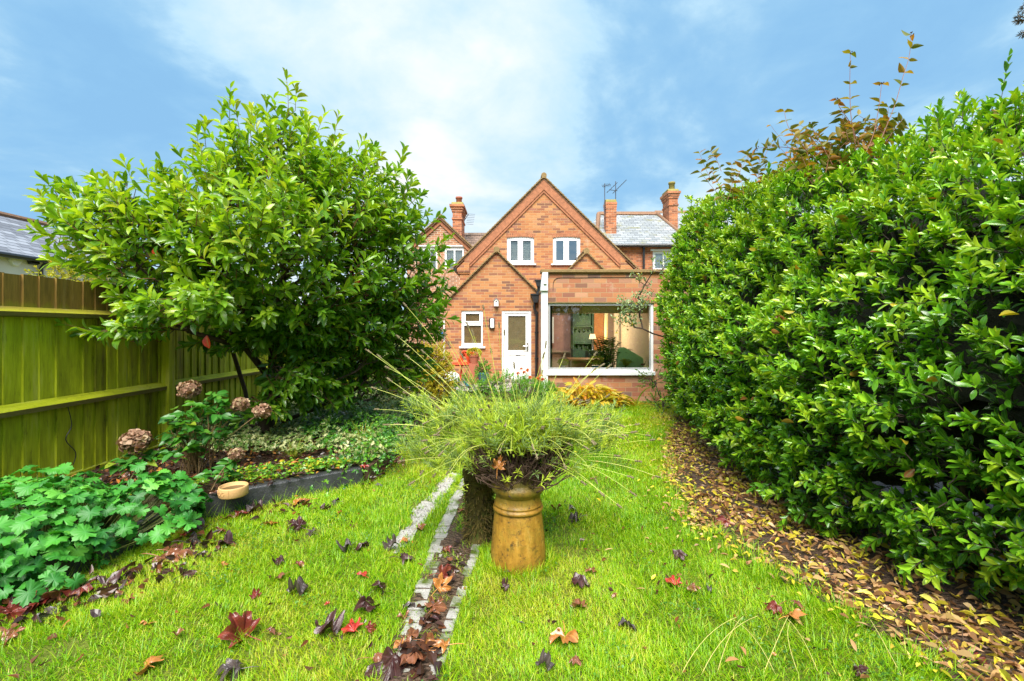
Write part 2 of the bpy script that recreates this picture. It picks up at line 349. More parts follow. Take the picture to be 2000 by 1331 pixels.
# fence wood: algae-green stained boards, vertical streaks
def fencemat(name,horizontal=False,gm=.0):
    m,nt,o=mat(name);sv=scaled(nt,5,5,.7) if not horizontal else scaled(nt,5,.7,9)
    n=noise(nt,2.5,6,.65,sv);t=attr(nt,'tint')
    f=math_(nt,'ADD',math_(nt,'MULTIPLY',n,1.1),math_(nt,'MULTIPLY',t,.30));f=math_(nt,'SUBTRACT',f,.20,True)
    r=ramp(nt,[(0,(.07,.045,.018)),(.20,(.14,.12,.012)),(.38,(.28,.30,.008)),(.6,(.46,.50,.012)),(1,(.60,.56,.14))]);nt.links.new(f,r.inputs[0])
    # browner weathered wood near the top edge of the boards where algae has not grown
    s=N(nt,'SeparateXYZ');nt.links.new(N(nt,'NewGeometry').outputs['Position'],s.inputs[0])
    top=math_(nt,'MULTIPLY',math_(nt,'SUBTRACT',math_(nt,'ADD',s.outputs[2],math_(nt,'MULTIPLY',n,.25)),1.72,True),7,True)
    col=mixc(nt,r.outputs[0],mixc(nt,(.085,.045,.018),(.38,.20,.05),noise(nt,8,5,.7,sv)),math_(nt,'MULTIPLY',top,.92))
    dk=math_(nt,'MULTIPLY',math_(nt,'SUBTRACT',noise(nt,4.5,7,.8,scaled(nt,2,2,.40)),.56,True),6,True);col=mixc(nt,col,(.030,.026,.008),math_(nt,'MULTIPLY',dk,.9))
    pale=math_(nt,'MULTIPLY',math_(nt,'SUBTRACT',noise(nt,3.3,5,.6,scaled(nt,3,3,.5)),.60,True),3,True);col=mixc(nt,col,(.40,.32,.19),math_(nt,'MULTIPLY',pale,.75));fine=noise(nt,26,5,.7,scaled(nt,4,4,.25));col=mixc(nt,col,(.02,.018,.005),math_(nt,'MULTIPLY',math_(nt,'SUBTRACT',fine,.5,True),1.6,True))
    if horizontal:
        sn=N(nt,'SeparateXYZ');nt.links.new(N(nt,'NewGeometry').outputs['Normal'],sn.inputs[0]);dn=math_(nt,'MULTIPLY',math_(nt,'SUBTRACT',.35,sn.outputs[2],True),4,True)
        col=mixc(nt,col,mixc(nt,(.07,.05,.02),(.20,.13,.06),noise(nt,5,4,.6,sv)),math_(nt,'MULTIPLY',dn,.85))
    princ(nt,o,col,.7,bump=noise(nt,9,5,.7,sv),bs=.5,bd=.008,spec=.35);return m
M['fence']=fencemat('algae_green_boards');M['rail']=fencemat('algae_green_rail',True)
def potmat():
    m,nt,o=mat('salt_glazed_clay');s=N(nt,'SeparateXYZ');nt.links.new(N(nt,'NewGeometry').outputs['Position'],s.inputs[0])
    n=noise(nt,9,6,.65,scaled(nt,2,2,.6));r=ramp(nt,[(.2,(.13,.065,.012)),(.42,(.30,.15,.018)),(.6,(.42,.22,.028)),(.8,(.50,.33,.10))]);nt.links.new(n,r.inputs[0])
    col=mixc(nt,r.outputs[0],(.06,.035,.015),math_(nt,'MULTIPLY',math_(nt,'SUBTRACT',noise(nt,30,4,.7),.55,True),7,True))
    gr=math_(nt,'MULTIPLY',math_(nt,'SUBTRACT',noise(nt,5,6,.75),.48,True),5,True);col=mixc(nt,col,(.17,.16,.02),math_(nt,'MULTIPLY',gr,.6))
    up=math_(nt,'MULTIPLY',math_(nt,'SUBTRACT',math_(nt,'ADD',s.outputs[2],math_(nt,'MULTIPLY',noise(nt,9,5,.7),.45)),.55,True),4,True)
    col=mixc(nt,col,(.13,.12,.02),math_(nt,'MULTIPLY',up,.8))
    ws=math_(nt,'MULTIPLY',math_(nt,'SUBTRACT',noise(nt,11,5,.7),.64,True),6,True);col=mixc(nt,col,(.50,.46,.38),math_(nt,'MULTIPLY',ws,up));dr=math_(nt,'MULTIPLY',math_(nt,'SUBTRACT',noise(nt,16,6,.75,scaled(nt,2.5,2.5,.35)),.53,True),5,True);col=mixc(nt,col,(.14,.07,.012),math_(nt,'MULTIPLY',dr,.6))
    princ(nt,o,col,.5,bump=noise(nt,24,5),bs=.6,bd=.008);return m
M['pot']=potmat()
M['moss']=stonemat('moss_and_dead_stems',(.05,.035,.012),(.16,.13,.02),30,.95,.5)
M['bark']=plain('dark_bark',(.065,.042,.03),.8,.5,30,.9,bd=.01)
M['twig']=plain('red_brown_twig',(.20,.075,.04),.6,.3,20,.2)
M['drytwig']=plain('dry_brown_twig',(.11,.06,.035),.85,.4,40,.2)
M['dish']=plain('clay_dish',(.58,.34,.14),.7,.12,10,.3)
M['soilpot']=M['soil']

# ---------- ground ----------
def gz(x,y): 
    t=np.clip((np.asarray(y,float)-5)/3.5,0,1);return .10*t*t*(3-2*t)+0*np.asarray(x)
def sheet(name,xs,ys,zf,m,kind='structure',clip=None):
    X,Y=np.meshgrid(xs,ys);Z=zf(X,Y);V=np.stack([X,Y,Z],-1).reshape(-1,3);w=len(xs)
    Fa=[(j*w+i,j*w+i+1,(j+1)*w+i+1,(j+1)*w+i) for j in range(len(ys)-1) for i in range(w-1)]
    mb=MB();mb.raw(V,Fa);o=mb.build(name,m,smooth=True);tag(o,kind=kind);return o
xs=np.concatenate([[-150,-60,-20,-10],np.arange(-6,6.01,.12),[10,20,60,150]]);ys=np.concatenate([[-60,-10],np.arange(0,9.6,.12),[14,30,80,300]])
sheet('ground',xs,ys,lambda x,y:gz(x,y)+.012*(fbm(x,y,2.2)-.5)*(np.abs(x)<6)*(y<9.5)-.004,M['ground'])
# polygons (plan, metres)
BED=[(-4.02,-.5),(-2.9,.6),(-2.82,2.2),(-2.62,2.75),(-2.45,3.55),(-1.95,4.0),(-1.43,4.40),(-1.36,5.2),(-1.34,6.2),(-1.42,8.2),(-1.6,9.6),(-4.02,9.6)]
LIT=[(1.95,.5),(1.88,1.9),(1.78,2.4),(1.62,2.75),(1.50,3.06),(1.42,3.5),(1.55,4.3),(1.78,5.2),(2.08,6.0),(2.5,7.0),(3.1,8.0),(4.5,8.0),(4.5,.5)]
def inpoly(x,y,poly):
    x=np.asarray(x);y=np.asarray(y);c=np.zeros(x.shape,bool);n=len(poly)
    for i in range(n):
        x0,y0=poly[i];x1,y1=poly[(i+1)%n]
        if y0==y1: continue
        k=((y0>y)!=(y1>y))&(x<(x1-x0)*(y-y0)/(y1-y0)+x0);c^=k
    return c
def polysheet(name,poly,zf,m,step=.09,h=.0,kind='structure'):
    px=[p[0] for p in poly];py=[p[1] for p in poly];xs=np.arange(min(px),max(px)+step,step);ys=np.arange(min(py),max(py)+step,step)
    mb=MB();X,Y=np.meshgrid(xs,ys);Z=zf(X,Y)
    # snap outside vertices
    V=np.stack([X,Y,Z],-1).reshape(-1,3);w=len(xs);Fa=[]
    cx=(X[:-1,:-1]+step/2);cy=(Y[:-1,:-1]+step/2);ins=inpoly(cx,cy,poly)
    for j,i in zip(*np.nonzero(ins)): Fa.append((j*w+i,j*w+i+1,(j+1)*w+i+1,(j+1)*w+i))
    mb.raw(V,Fa);o=mb.build(name,m,smooth=True);tag(o,kind=kind);return o
BEDS=[(-4.02,-.5),(-3.1,.6),(-3.0,2.3),(-2.80,2.9),(-2.60,3.65),(-2.05,4.14),(-1.55,4.52),(-1.48,5.2),(-1.46,6.2),(-1.54,8.2),(-1.72,9.6),(-4.02,9.6)]
polysheet('flower_bed_soil',BEDS,lambda x,y:.15+.05*(fbm(x,y,3,3)-.5)+gz(x,y),M['soil'])
polysheet('bare_soil',LIT,lambda x,y:.010+.018*fbm(x,y,4,5)+gz(x,y)+.05*np.clip((x-2.2)/1,0,1),M['soil'])
# path: two rows of setts with a soil channel, plus a gravel strip
mb=MB()
def edgex(y,k):  # centre lines
    return (-.47+.04*np.sin(y*1.3)-.03*(3.6-y)) if k==0 else (-.255-.085*np.clip((3-y),-1,3))
for k in (0,1):
    y=1.15
    while y<(4.9 if k==0 else 3.3):
        L=.098+.012*R.rand();x=edgex(y,k);w=.046 if k==0 else .028;dx=R.normal()*.004
        a=.12*(1 if k==0 else .6)+R.normal()*.03;zt=.012+R.rand()*.006
        ca,sa=math.cos(a),math.sin(a)
        if k==1 and R.rand()<.22: y+=L;continue
        mb.obox((x+dx,y,zt-.03),(w*ca,-w*sa,R.normal()*.001),(L*.425*sa,L*.425*ca,R.normal()*.003),(0,0,.03),R.rand())
        y+=L
pth=mb.build('path_setts',M['sett'],bevel=.004);tag(pth,kind='structure')
CH_P=[(-.62,1.0),(-.40,1.0),(-.30,2.4),(-.27,3.3),(-.27,5),(-.50,5),(-.45,3.6),(-.56,2.6)]
polysheet('path_soil',CH_P,lambda x,y:.004+.016*fbm(x,y,10,2),M['paleSoil'],.015)
mb=MB()
GR=[(-.86,3.18),(-.79,3.05),(-.72,3.25),(-.69,3.6),(-.62,3.9),(-.60,4.3),(-.54,4.75),(-.66,4.75),(-.72,4.4),(-.74,4.1),(-.82,3.8),(-.80,3.5)]
polysheet('gravel_path',GR,lambda x,y:-.002+.010*fbm(x,y,14,2),M['gravel'],.03)
mb=MB();n=1400;gx=R.uniform(-.9,-.5,n);gy=R.uniform(3.1,4.8,n);k=inpoly(gx,gy,GR);gx=gx[k];gy=gy[k]
for x,y in zip(gx,gy):
    s=R.uniform(.003,.008);d=rdir(3);mb.obox((x,y,.004+s*.3),d[0]*s,np.cross(d[0],d[1])*s*.9,(0,0,s*.7),R.rand())
tag(mb.build('gravel_stones',M['gravel'],org=(-.7,3.9,0)),'small pale pebbles scattered over the gravel strip left of the brick setts','gravel',kind='stuff')
# patio behind the shrubs
mb=MB();mb.box(-2.6,.6,10.4,12.5,.0,.104);tag(mb.build('patio',M['paving']),kind='structure')
# kerb (raised concrete edge of bed)
line=[(-3.6,.6),(-2.95,1.3),(-2.84,2.2),(-2.62,2.85),(-2.43,3.58),(-1.95,4.02),(-1.43,4.40)]
def smooth(pts,n=6):
    pts=np.array(pts);out=[]
    for i in range(len(pts)-1):
        p0=pts[max(i-1,0)];p1=pts[i];p2=pts[i+1];p3=pts[min(i+2,len(pts)-1)]
        for t in np.linspace(0,1,n,endpoint=False):
            out.append(.5*((2*p1)+(-p0+p2)*t+(2*p0-5*p1+4*p2-p3)*t*t+(-p0+3*p1-3*p2+p3)*t**3))
    out.append(pts[-1]);return np.array(out)
def strip(name,line,w,z0,z1,m,batter=.02,bevel=.015):
    L=smooth(line,8);d=nrm(np.gradient(L,axis=0));nn=np.stack([-d[:,1],d[:,0]],1)
    V=[];Fa=[];n=len(L)
    for i in range(n):
        j=1+.06*math.sin(i*1.7)+.05*R.normal();o=L[i];q=o+nn[i]*w
        g=float(gz(o[0],o[1]))
        V+=[(o[0],o[1],z0),(o[0]+nn[i][0]*batter,o[1]+nn[i][1]*batter,z1+g+.004*j),(q[0],q[1],z1+g+.004*R.normal()),(q[0],q[1],z0)]
    for i in range(n-1):
        a=4*i;b=a+4
        for k in range(4): Fa.append((a+k,b+k,b+(k+1)%4,a+(k+1)%4))
    Fa+=[(0,1,2,3),(4*n-1,4*n-2,4*n-3,4*n-4)]
    mb=MB();mb.raw(V,Fa);return mb.build(name,m,org=(L[0][0],L[0][1],0),bevel=bevel)
tag(strip('bed_kerb',line,.15,-.05,.165,M['kerb']),'wet dark concrete kerb curving along the front of the raised flower bed, under the clay dish','kerb')
tag(strip('bed_edging',[(-1.40,4.46),(-1.35,5.2),(-1.33,6.2),(-1.40,8.2),(-1.6,9.4)],.06,-.05,.15,M['drytwig'],.005,.006),'low brown edging board running back from the kerb towards the patio','edging board')

# ---------- fence ----------
FX=-4.1
fence=thing('garden_fence','tall featheredge timber fence stained lime green with algae along the left side','fence',(FX,5.36,0))
mb=MB();y=-1.0
while y<13.0:
    w=.135+R.normal()*.009;t=R.rand();a=R.normal()*.006
    z1=1.965+R.normal()*.004
    V=[(FX-.012,y,.17),(FX-.012,y+w+.015,.17),(FX-.012+.016,y+w,.17),(FX-.004,y,.17)]
    # tapered board: thick edge proud
    x0=FX-.018;V=[(x0,y,.17),(x0,y+w+.02,.17),(x0+.006,y+w+.02,.17),(x0+.022+a,y,.17)]
    V2=[(v[0],v[1],z1) for v in V];mb.raw(V+V2,[(0,1,2,3),(7,6,5,4),(0,4,5,1),(1,5,6,2),(2,6,7,3),(3,7,4,0)],t)
    y+=w
mb.build('board_panel',M['fence'],fence)
for py in (-.4,2.48,5.36,8.24,11.12):
    mb=MB();mb.box(FX+.005,FX+.10,py-.05,py+.05,-.1,1.75 ,.72);mb.build('post',M['fence'],fence,bevel=.004)
for (z,h) in ((1.65,.085),(.845,.10),):
    for a,b in ((-.9,-.45),(-.35,2.43),(2.53,5.31),(5.41,8.19),(8.29,11.07),(11.17,13)):
        mb=MB();r=R.normal()*.003
        # arris rail: sloping top face towards garden
        poly=[(FX+.004,z-h*.50),(FX+.070,z-h*.42),(FX+.078,z-h*.0),(FX+.004,z+h*.5)]
        n=len(poly);V=[(x,a,zz) for x,zz in poly]+[(x,b,zz+r) for x,zz in poly]
        mb.raw(V,[tuple(range(n)),tuple(range(2*n-1,n-1,-1))]+[(i,i+n,(i+1)%n+n,(i+1)%n) for i in range(n)],.8)
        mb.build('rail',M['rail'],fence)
mb=MB();mb.box(FX-.01,FX+.03,-1,13,-.05,.165,.2);mb.build('gravel_board',M['fence'],fence)
mb=MB();pts=smooth([(FX+.03,4.17,.80),(FX+.035,4.2,.62),(FX+.03,4.15,.5),(FX+.035,4.24,.36),(FX+.03,4.22,.25)],5);mb.tube(pts,.004,5);mb.build('hanging_wire',M['blackpipe'],fence)
# ================= HOUSE =================
def clip(poly,fn):
    out=[];n=len(poly)
    for i in range(n):
        a=poly[i];b=poly[(i+1)%n];fa=fn(a);fb=fn(b)
        if fa>=0: out.append(a)
        if (fa>=0)!=(fb>=0):
            t=fa/(fa-fb);out.append((a[0]+(b[0]-a[0])*t,a[1]+(b[1]-a[1])*t))
    return out
def wallface(mb,y,x0,x1,z0,z1,holes,planes=(),depth=.12):
    """front wall at plane y facing -Y with rectangular holes and gable clip planes; reveals go back"""
    xb=sorted({x0,x1}|{h[0] for h in holes}|{h[1] for h in holes});zb=sorted({z0,z1}|{h[2] for h in holes}|{h[3] for h in holes})
    for i in range(len(xb)-1):
        for j in range(len(zb)-1):
            cx=(xb[i]+xb[i+1])/2;cz=(zb[j]+zb[j+1])/2
            if any(h[0]<cx<h[1] and h[2]<cz<h[3] for h in holes): continue
            p=[(xb[i],zb[j]),(xb[i+1],zb[j]),(xb[i+1],zb[j+1]),(xb[i],zb[j+1])]
            for f in planes:
                p=clip(p,f)
                if len(p)<3: break
            if len(p)>=3: mb.raw([(x,y,z) for x,z in p],[tuple(range(len(p)))])
    for h in holes:
        a,b,c,d=h
        for q in ([(a,c),(a,d)],[(b,d),(b,c)],[(a,d),(b,d)],[(b,c),(a,c)]):
            (xa,za),(xc,zc)=q;mb.raw([(xa,y,za),(xc,y,zc),(xc,y+depth,zc),(xa,y+depth,za)],[(0,1,2,3)])
house=thing('brick_house','orange brick house with large gable, white door and flat-roofed picture-window extension in the centre','house',(.7,12.5,0))
YM,YW,YE=13.7,12.5,9.0
sM=lambda px,py:(PX(px,YM),PZ(py,YM));sW=lambda px,py:(PX(px,YW),PZ(py,YW));sE=lambda px,py:(PX(px,YE),PZ(py,YE))
# main gable wall
ax,az=sM(1062,352);lx,lz=sM(891,524);rx,rz=sM(1237,524)
def lineplane(a,b):
    (x0,z0),(x1,z1)=a,b
    return lambda p:(x1-x0)*(p[1]-z0)-(z1-z0)*(p[0]-x0)
pl=[lineplane((ax,az),(lx,lz)),lineplane((rx,rz),(ax,az))]
def hole(s,a,b,c,d): x0,z1=s(a,c);x1,z0=s(b,d);return (x0,x1,z0,z1)
upper=[hole(sM,990,1043,461,516),hole(sM,1080,1133.5,461,516)]
mb=MB();x0=sM(898,0)[0];x1=sM(1230,0)[0]
wallface(mb,YM,x0,x1,0,az+.1,upper,pl,.10)
mb.raw([(x0,YM,0),(x0,YM+8,0),(x0,YM+8,lz),(x0,YM,lz)],[(0,1,2,3)]);mb.raw([(x1,YM,0),(x1,YM+8,0),(x1,YM+8,rz),(x1,YM,rz)],[(0,1,2,3)])
# arched heads: spandrels + soldier arch
for h in upper:
    a,b,c,d=h;w=b-a;rise=.035
    arc=lambda t:d-rise+rise*math.sin(math.pi*t)
    for t in np.linspace(0,1,11)[:-1]:
        t2=t+.1;mb.raw([(a+w*t,YM,arc(t)),(a+w*t2,YM,arc(t2)),(a+w*t2,YM,d),(a+w*t,YM,d)],[(0,1,2,3)])
main=mb.build('wall',M['brick'],house)
for h in upper:
    mb=MB();a,b,c,d=h;w=b-a
    for k in range(13):
        t=(k+.5)/13;x=a-.03+(w+.06)*t;zz=d-.06+.035*math.sin(math.pi*t)+.06;an=(t-.5)*.35
        ux=np.array([math.cos(an),0,-math.sin(an)]);uz=np.array([math.sin(an),0,math.cos(an)])
        mb.obox((x,YM-.001,zz),ux*(w/13*.43),(0,.006,0),uz*.062,R.rand())
    mb.build('window_arch',M['verge'],main)
def window(parent,s,y,a,b,c,d,fw,panes,sill=None,dark=None,glass='glass',arch=0,depth=.07,openers=True):
    """frame outer px a..b,c..d ; panes list of px rects"""
    mb=MB();x0,z1=s(a,c);x1,z0=s(b,d)
    rects=[hole(s,*p) for p in panes]
    yb=y+.03;ye=y+.09
    xb=sorted({x0,x1}|{r[0] for r in rects}|{r[1] for r in rects});zb=sorted({z0,z1}|{r[2] for r in rects}|{r[3] for r in rects})
    for i in range(len(xb)-1):
        for j in range(len(zb)-1):
            cx=(xb[i]+xb[i+1])/2;cz=(zb[j]+zb[j+1])/2
            if any(r[0]<cx<r[1] and r[2]<cz<r[3] for r in rects): continue
            zt=zb[j+1]
            if arch and zt==z1:
                K=8
                for q in range(K):
                    u0=xb[i]+(xb[i+1]-xb[i])*q/K;u1=xb[i]+(xb[i+1]-xb[i])*(q+1)/K
                    f=lambda x:z1-arch+arch*math.sin(math.pi*min(1,max(0,(x-x0)/(x1-x0))))-.004
                    mb.prism([(u0,zb[j]),(u1,zb[j]),(u1,f(u1)),(u0,f(u0))],yb,ye)
            else: mb.box(xb[i],xb[i+1],yb,ye,zb[j],zt)
    for r in rects:   # opener sash raised rim
        if openers:
            e=.028*(1 if y>11 else .6)
            mb.box(r[0]-e,r[0]+.004,yb-.014,yb-.001,r[2]-e,r[3]+e);mb.box(r[1]-.004,r[1]+e,yb-.014,yb-.001,r[2]-e,r[3]+e)
            mb.box(r[0]+.004,r[1]-.004,yb-.014,yb-.001,r[3]-.004,r[3]+e);mb.box(r[0]+.004,r[1]-.004,yb-.014,yb-.001,r[2]-e,r[2]+.004)
    o=mb.build('window',M['upvc'],parent)
    mb=MB()
    for r in rects: mb.raw([(r[0],yb+.02,r[2]),(r[1],yb+.02,r[2]),(r[1],yb+.02,r[3]),(r[0],yb+.02,r[3])],[(0,1,2,3)])
    mb.build('pane',M[glass],o)
    if sill:
        sx0,sz=s(sill[0],sill[2]);sx1,sz0=s(sill[1],sill[3]);mb=MB();mb.box(sx0,sx1,y-.06,y+.029,sz0,sz);mb.build('sill',M['upvc'],o,bevel=.004)
    return o,rects
w1,r1=window(house,sM,YM,990,1043,461,516,0,[(997,1011.5,470,509),(1021,1037,470,509)],(988,1047,516,518.5),arch=.035)
w2,r2=window(house,sM,YM,1080,1133.5,461,516,0,[(1086,1101,470,509),(1111,1127,470,509)],(1076,1135,516,518.5),glass='glassdim',arch=.035)
mb=MB()
for r in r1:
    z=r[2]+.02
    while z<r[3]: mb.obox(((r[0]+r[1])/2,YM+.125,z),((r[1]-r[0])/2+.02,0,0),(0,.006,.026),(0,-.002,.001));z+=.055
mb.build('blind',plain('white_blind',(.8,.84,.84),.6,.05,4,0),w1)
# dark rooms behind upstairs windows
mb=MB()
for h in upper:
    a,b,c,d=h;e=.15;V=[(a-e,YM+.11,c-e),(b+e,YM+.11,c-e),(b+e,YM+2,c-e),(a-e,YM+2,c-e),(a-e,YM+.11,d+e),(b+e,YM+.11,d+e),(b+e,YM+2,d+e),(a-e,YM+2,d+e)]
    mb.raw(V,[(0,1,2,3),(4,7,6,5),(1,5,6,2),(3,2,6,7),(0,3,7,4)])
mb.build('room_lining',M['dark'],house)
# roofs
def gable_roof(name,apex,left,right,yf,yb,parent,matn,th=.09,over=.06,verge=True):
    ax,az=apex;mb=MB()
    for (ex,ez) in (left,right):
        d=np.array([ex-ax,ez-az]);L=np.linalg.norm(d);d/=L;n=np.array([-d[1],d[0]]);n=n if n[1]>0 else -n
        e=np.array([ex,ez])+d*.05
        q=[(ax,az),tuple(e),tuple(e+n*th),(ax,az+th/abs(n[1]))]
        mb.prism(q,yf-over,yb)
    o=mb.build(name,M[matn],parent)
    if verge:
        mb=MB()
        for (ex,ez) in (left,right):
            d=np.array([ex-ax,ez-az]);L=np.linalg.norm(d);d/=L;n=np.array([-d[1],d[0]]);n=n if n[1]>0 else -n
            t=.0
            while t<L+.04:
                c=np.array([ax,az])+d*(t+.06)+n*(th*.75)
                d2=nrm(d+n*.16);n2=np.array([-d2[1],d2[0]]);n2=n2 if n2[1]>0 else -n2
                mb.obox((c[0],yf-over-.012+R.normal()*.004,c[1]),(d2[0]*.075,0,d2[1]*.075),(0,.03,0),(n2[0]*.013,0,n2[1]*.013),R.rand());t+=.105
        mb.tube([(ax,yf-over-.03,az+th*1.3),(ax,yb,az+th*1.3)],.085,10)
        mb.build('verge_tile',M['coping'],o)
    return o
gable_roof('roof',(ax,az),(lx,lz),(rx,rz),YM,YM+8,house,'tile')
# raked brick band + kneelers
mb=MB()
for (ex,ez),sg in (((lx,lz),-1),((rx,rz),1)):
    d=np.array([ex-ax,ez-az]);L=np.linalg.norm(d);d/=L;n=np.array([-d[1],d[0]]);n=-n if n[1]>0 else n
    a=np.array([ax,az])
    L2=L-.33
    q=[tuple(a),tuple(a+d*L2),tuple(a+d*L2+n*.21),(ax,az-.21/abs(n[1]))]
    mb.prism(q,YM-.05,YM-.002)
    q=[(ax,az-.21/abs(n[1])),tuple(a+d*L2+n*.21),tuple(a+d*L2+n*.275),(ax,az-.275/abs(n[1]))]
    mb.prism(q,YM-.03,YM-.002)
mb.build('raked_brick_band',M['verge'],main)
for ex,sg in ((lx,1),(rx,-1)):
    mb=MB();xa=ex+sg*.03;xb=ex+sg*.40
    mb.prism([(xa,lz-.02),(xb,lz+.33),(xb,lz-.12),(xa,lz-.12)],YM-.055,YM-.003)
    mb.box(min(xa,xb)+.02,max(xa,xb),YM-.035,YM-.003,lz-.17,lz-.121)
    mb.build('kneeler',M['brick'],main)
# wing
bx,bz=sW(970,494);b2x,b2z=sW(1145,497);vx,vz=sW(1057.5,581)
le=sW(868,596);re=sW(1233,585)
plA=[lineplane((bx,bz),le)];
mb=MB();wx0=sW(871,0)[0];wxv=vx;wx1=sW(1232,0)[0]
ho=[hole(sW,901,943,607,680),(sW(980,0)[0],sW(1037.5,0)[0],.10,sW(0,607)[1])]
wallface(mb,YW,wx0,wxv,0,bz+.05,ho,[lineplane((bx,bz),le),lineplane((vx,vz),(bx,bz))],.12)
wallface(mb,YW,wxv,wx1,0,b2z+.05,[],[lineplane((b2x,b2z),(vx,vz)),lineplane(re,(b2x,b2z))])
mb.raw([(wx0,YW,0),(wx0,YM,0),(wx0,YM,le[1]),(wx0,YW,le[1])],[(0,1,2,3)]);mb.raw([(wx1,YW,0),(wx1,YM,0),(wx1,YM,re[1]),(wx1,YW,re[1])],[(0,1,2,3)])
wing=mb.build('wing_wall',M['brick'],house)
gable_roof('wing_roof',(bx,bz),le,(vx,vz),YW,YM-.01,house,'tile',.06,.04)
gable_roof('wing_roof',(b2x,b2z),(vx,vz),re,YW,YM-.01,house,'tile',.06,.04)
window(house,sW,YW,901,943,607,680,0,[(909,936.5,613,628),(906,940,636,671)],(897,948,677,680.5),glass='kglass')
# room lining behind wing window and door
mb=MB()
def lining(mb,x0,x1,y0,y1,z0,z1,tint=.5):
    V=[(x0,y0,z0),(x1,y0,z0),(x1,y1,z0),(x0,y1,z0),(x0,y0,z1),(x1,y0,z1),(x1,y1,z1),(x0,y1,z1)]
    mb.raw(V,[(0,1,2,3),(4,7,6,5),(1,5,6,2),(3,2,6,7),(0,3,7,4)],tint)
lining(mb,wx0+.1,wxv-.05,YW+.125,YM+1.5,.1,2.4)
mb.build('room_lining',plain('kitchen_wall',(.45,.33,.22),.8,.2,3,0),house)
# door
dx0,dz1=sW(980,607);dx1=sW(1037.5,0)[0];dz0=.10
mb=MB();y=YW+.02
mb.box(dx0,dx0+.075,y,y+.07,dz0,dz1);mb.box(dx1-.075,dx1,y,y+.07,dz0,dz1);mb.box(dx0+.075,dx1-.075,y,y+.07,dz1-.075,dz1);mb.box(dx0+.075,dx1-.075,y,y+.07,dz0,dz0+.04)
df=mb.build('door_frame',M['upvc'],house,bevel=.004)
gx0,gz1=sW(992,617);gx1,gz0=sW(1027,685)
mb=MB();y=YW+.035;a,b,c,d=dx0+.08,dx1-.08,dz0+.045,dz1-.08
mb.box(a,gx0,y,y+.05,c,d);mb.box(gx1,b,y,y+.05,c,d);mb.box(gx0,gx1,y,y+.05,gz1,d);mb.box(gx0,gx1,y,y+.05,gz0-.12,gz0);mb.box(gx0,gx1,y+.015,y+.04,c+.1,gz0-.12);mb.box(gx0,gx1,y,y+.05,c,c+.1)
for q in ((gx0-.02,gx0+.005,gz0-.02,gz1+.02),(gx1-.005,gx1+.02,gz0-.02,gz1+.02),(gx0+.005,gx1-.005,gz1-.005,gz1+.02),(gx0+.005,gx1-.005,gz0-.02,gz0+.005)): mb.box(q[0],q[1],y-.008,y-.001,q[2],q[3])
door=mb.build('door',M['upvc'],house)
mb=MB();mb.raw([(gx0,y+.02,gz0),(gx1,y+.02,gz0),(gx1,y+.02,gz1),(gx0,y+.02,gz1)],[(0,1,2,3)]);mb.build('pane',painted_reflection('reflection_painted_door_glass',(.30,.24,.13),.55),door)
mb=MB();hx,hz=sW(1030,676);mb.box(hx-.02,hx+.02,y-.02,y-.002,hz-.14,hz+.08);mb.tube([(hx,y-.02,hz),(hx,y-.06,hz),(hx-.11,y-.06,hz)],.011,6);mb.build('handle',M['handle'],door)
mb=MB();mx,mz=sW(1009,693);mb.box(mx-.02,mx+.10,y+.003,y+.0135,mz-.03,mz-.005);mb.build('letter_plate',M['metal'],door)
mb=MB();mb.box(dx0-.05,dx1+.05,YW-.30,YW-.003,.10,.16);mb.build('door_step',M['paving'],house)
# gutters / downpipe at wing corner
def wp(px,py,y=YW-.08): return np.array([PX(px,YW),y,PZ(py,YW)])
mb=MB();hx,hz=PX(1045,YW),PZ(585,YW)
mb.prism([(hx-.10,hz+.10),(hx+.12,hz+.10),(hx+.06,hz-.10),(hx-.05,hz-.10)],YW-.20,YW-.02)
mb.box(hx-.13,hx+.15,YW-.22,YW-.01,hz+.10,hz+.14)
mb.tube([wp(1045,592),wp(1043,600),wp(1044,606),wp(1047,610),wp(1048,618),wp(1047.5,640),wp(1047,738)],.036,8)
for py in (612,650,700): 
    c=wp(1047.5,py);mb.box(c[0]-.05,c[0]+.05,YW-.12,YW-.005,c[2]-.02,c[2]+.02)
c=wp(1052,556)
mb.prism([(c[0]-.10,c[2]+.08),(c[0]+.10,c[2]+.08),(c[0]+.05,c[2]-.07),(c[0]-.05,c[2]-.07)],YW-.20,YW-.02)
mb.box(c[0]-.12,c[0]+.12,YW-.22,YW-.01,c[2]+.08,c[2]+.11)
mb.tube([wp(1052,560),wp(1052,570),wp(1048,578)],.045,8)
mb.build('downpipe',M['blackpipe'],house)
mb=MB();gx,gzz=sM(1242,530);mb.box(gx-.08,gx+.07,YM-.15,YM+.1,gzz-.03,gzz+.05);mb.tube([(gx,YM-.05,gzz),(gx,YM-.05,gzz-.4)],.04,8);mb.build('gutter',M['blackpipe'],house);mb=MB();mb.tube([(PX(893,YM)-.06,YM-.1,PZ(528,YM)),(PX(893,YM)-.06,YM+7,PZ(528,YM))],.055,8);mb.build('gutter',M['blackpipe'],house)
# wall light
mb=MB();wx,wz=sW(961,632);mb.box(wx-.075,wx+.075,YW-.05,YW-.003,wz-.155,wz+.15);wl=mb.build('wall_light',M['blackpipe'],house,bevel=.015)
mb=MB();mb.box(wx-.045,wx+.062,YW-.11,YW-.051,wz-.13,wz+.125);mb.build('diffuser',plain('white_plastic',(.8,.8,.78),.3,.03,5,0),wl,bevel=.02)
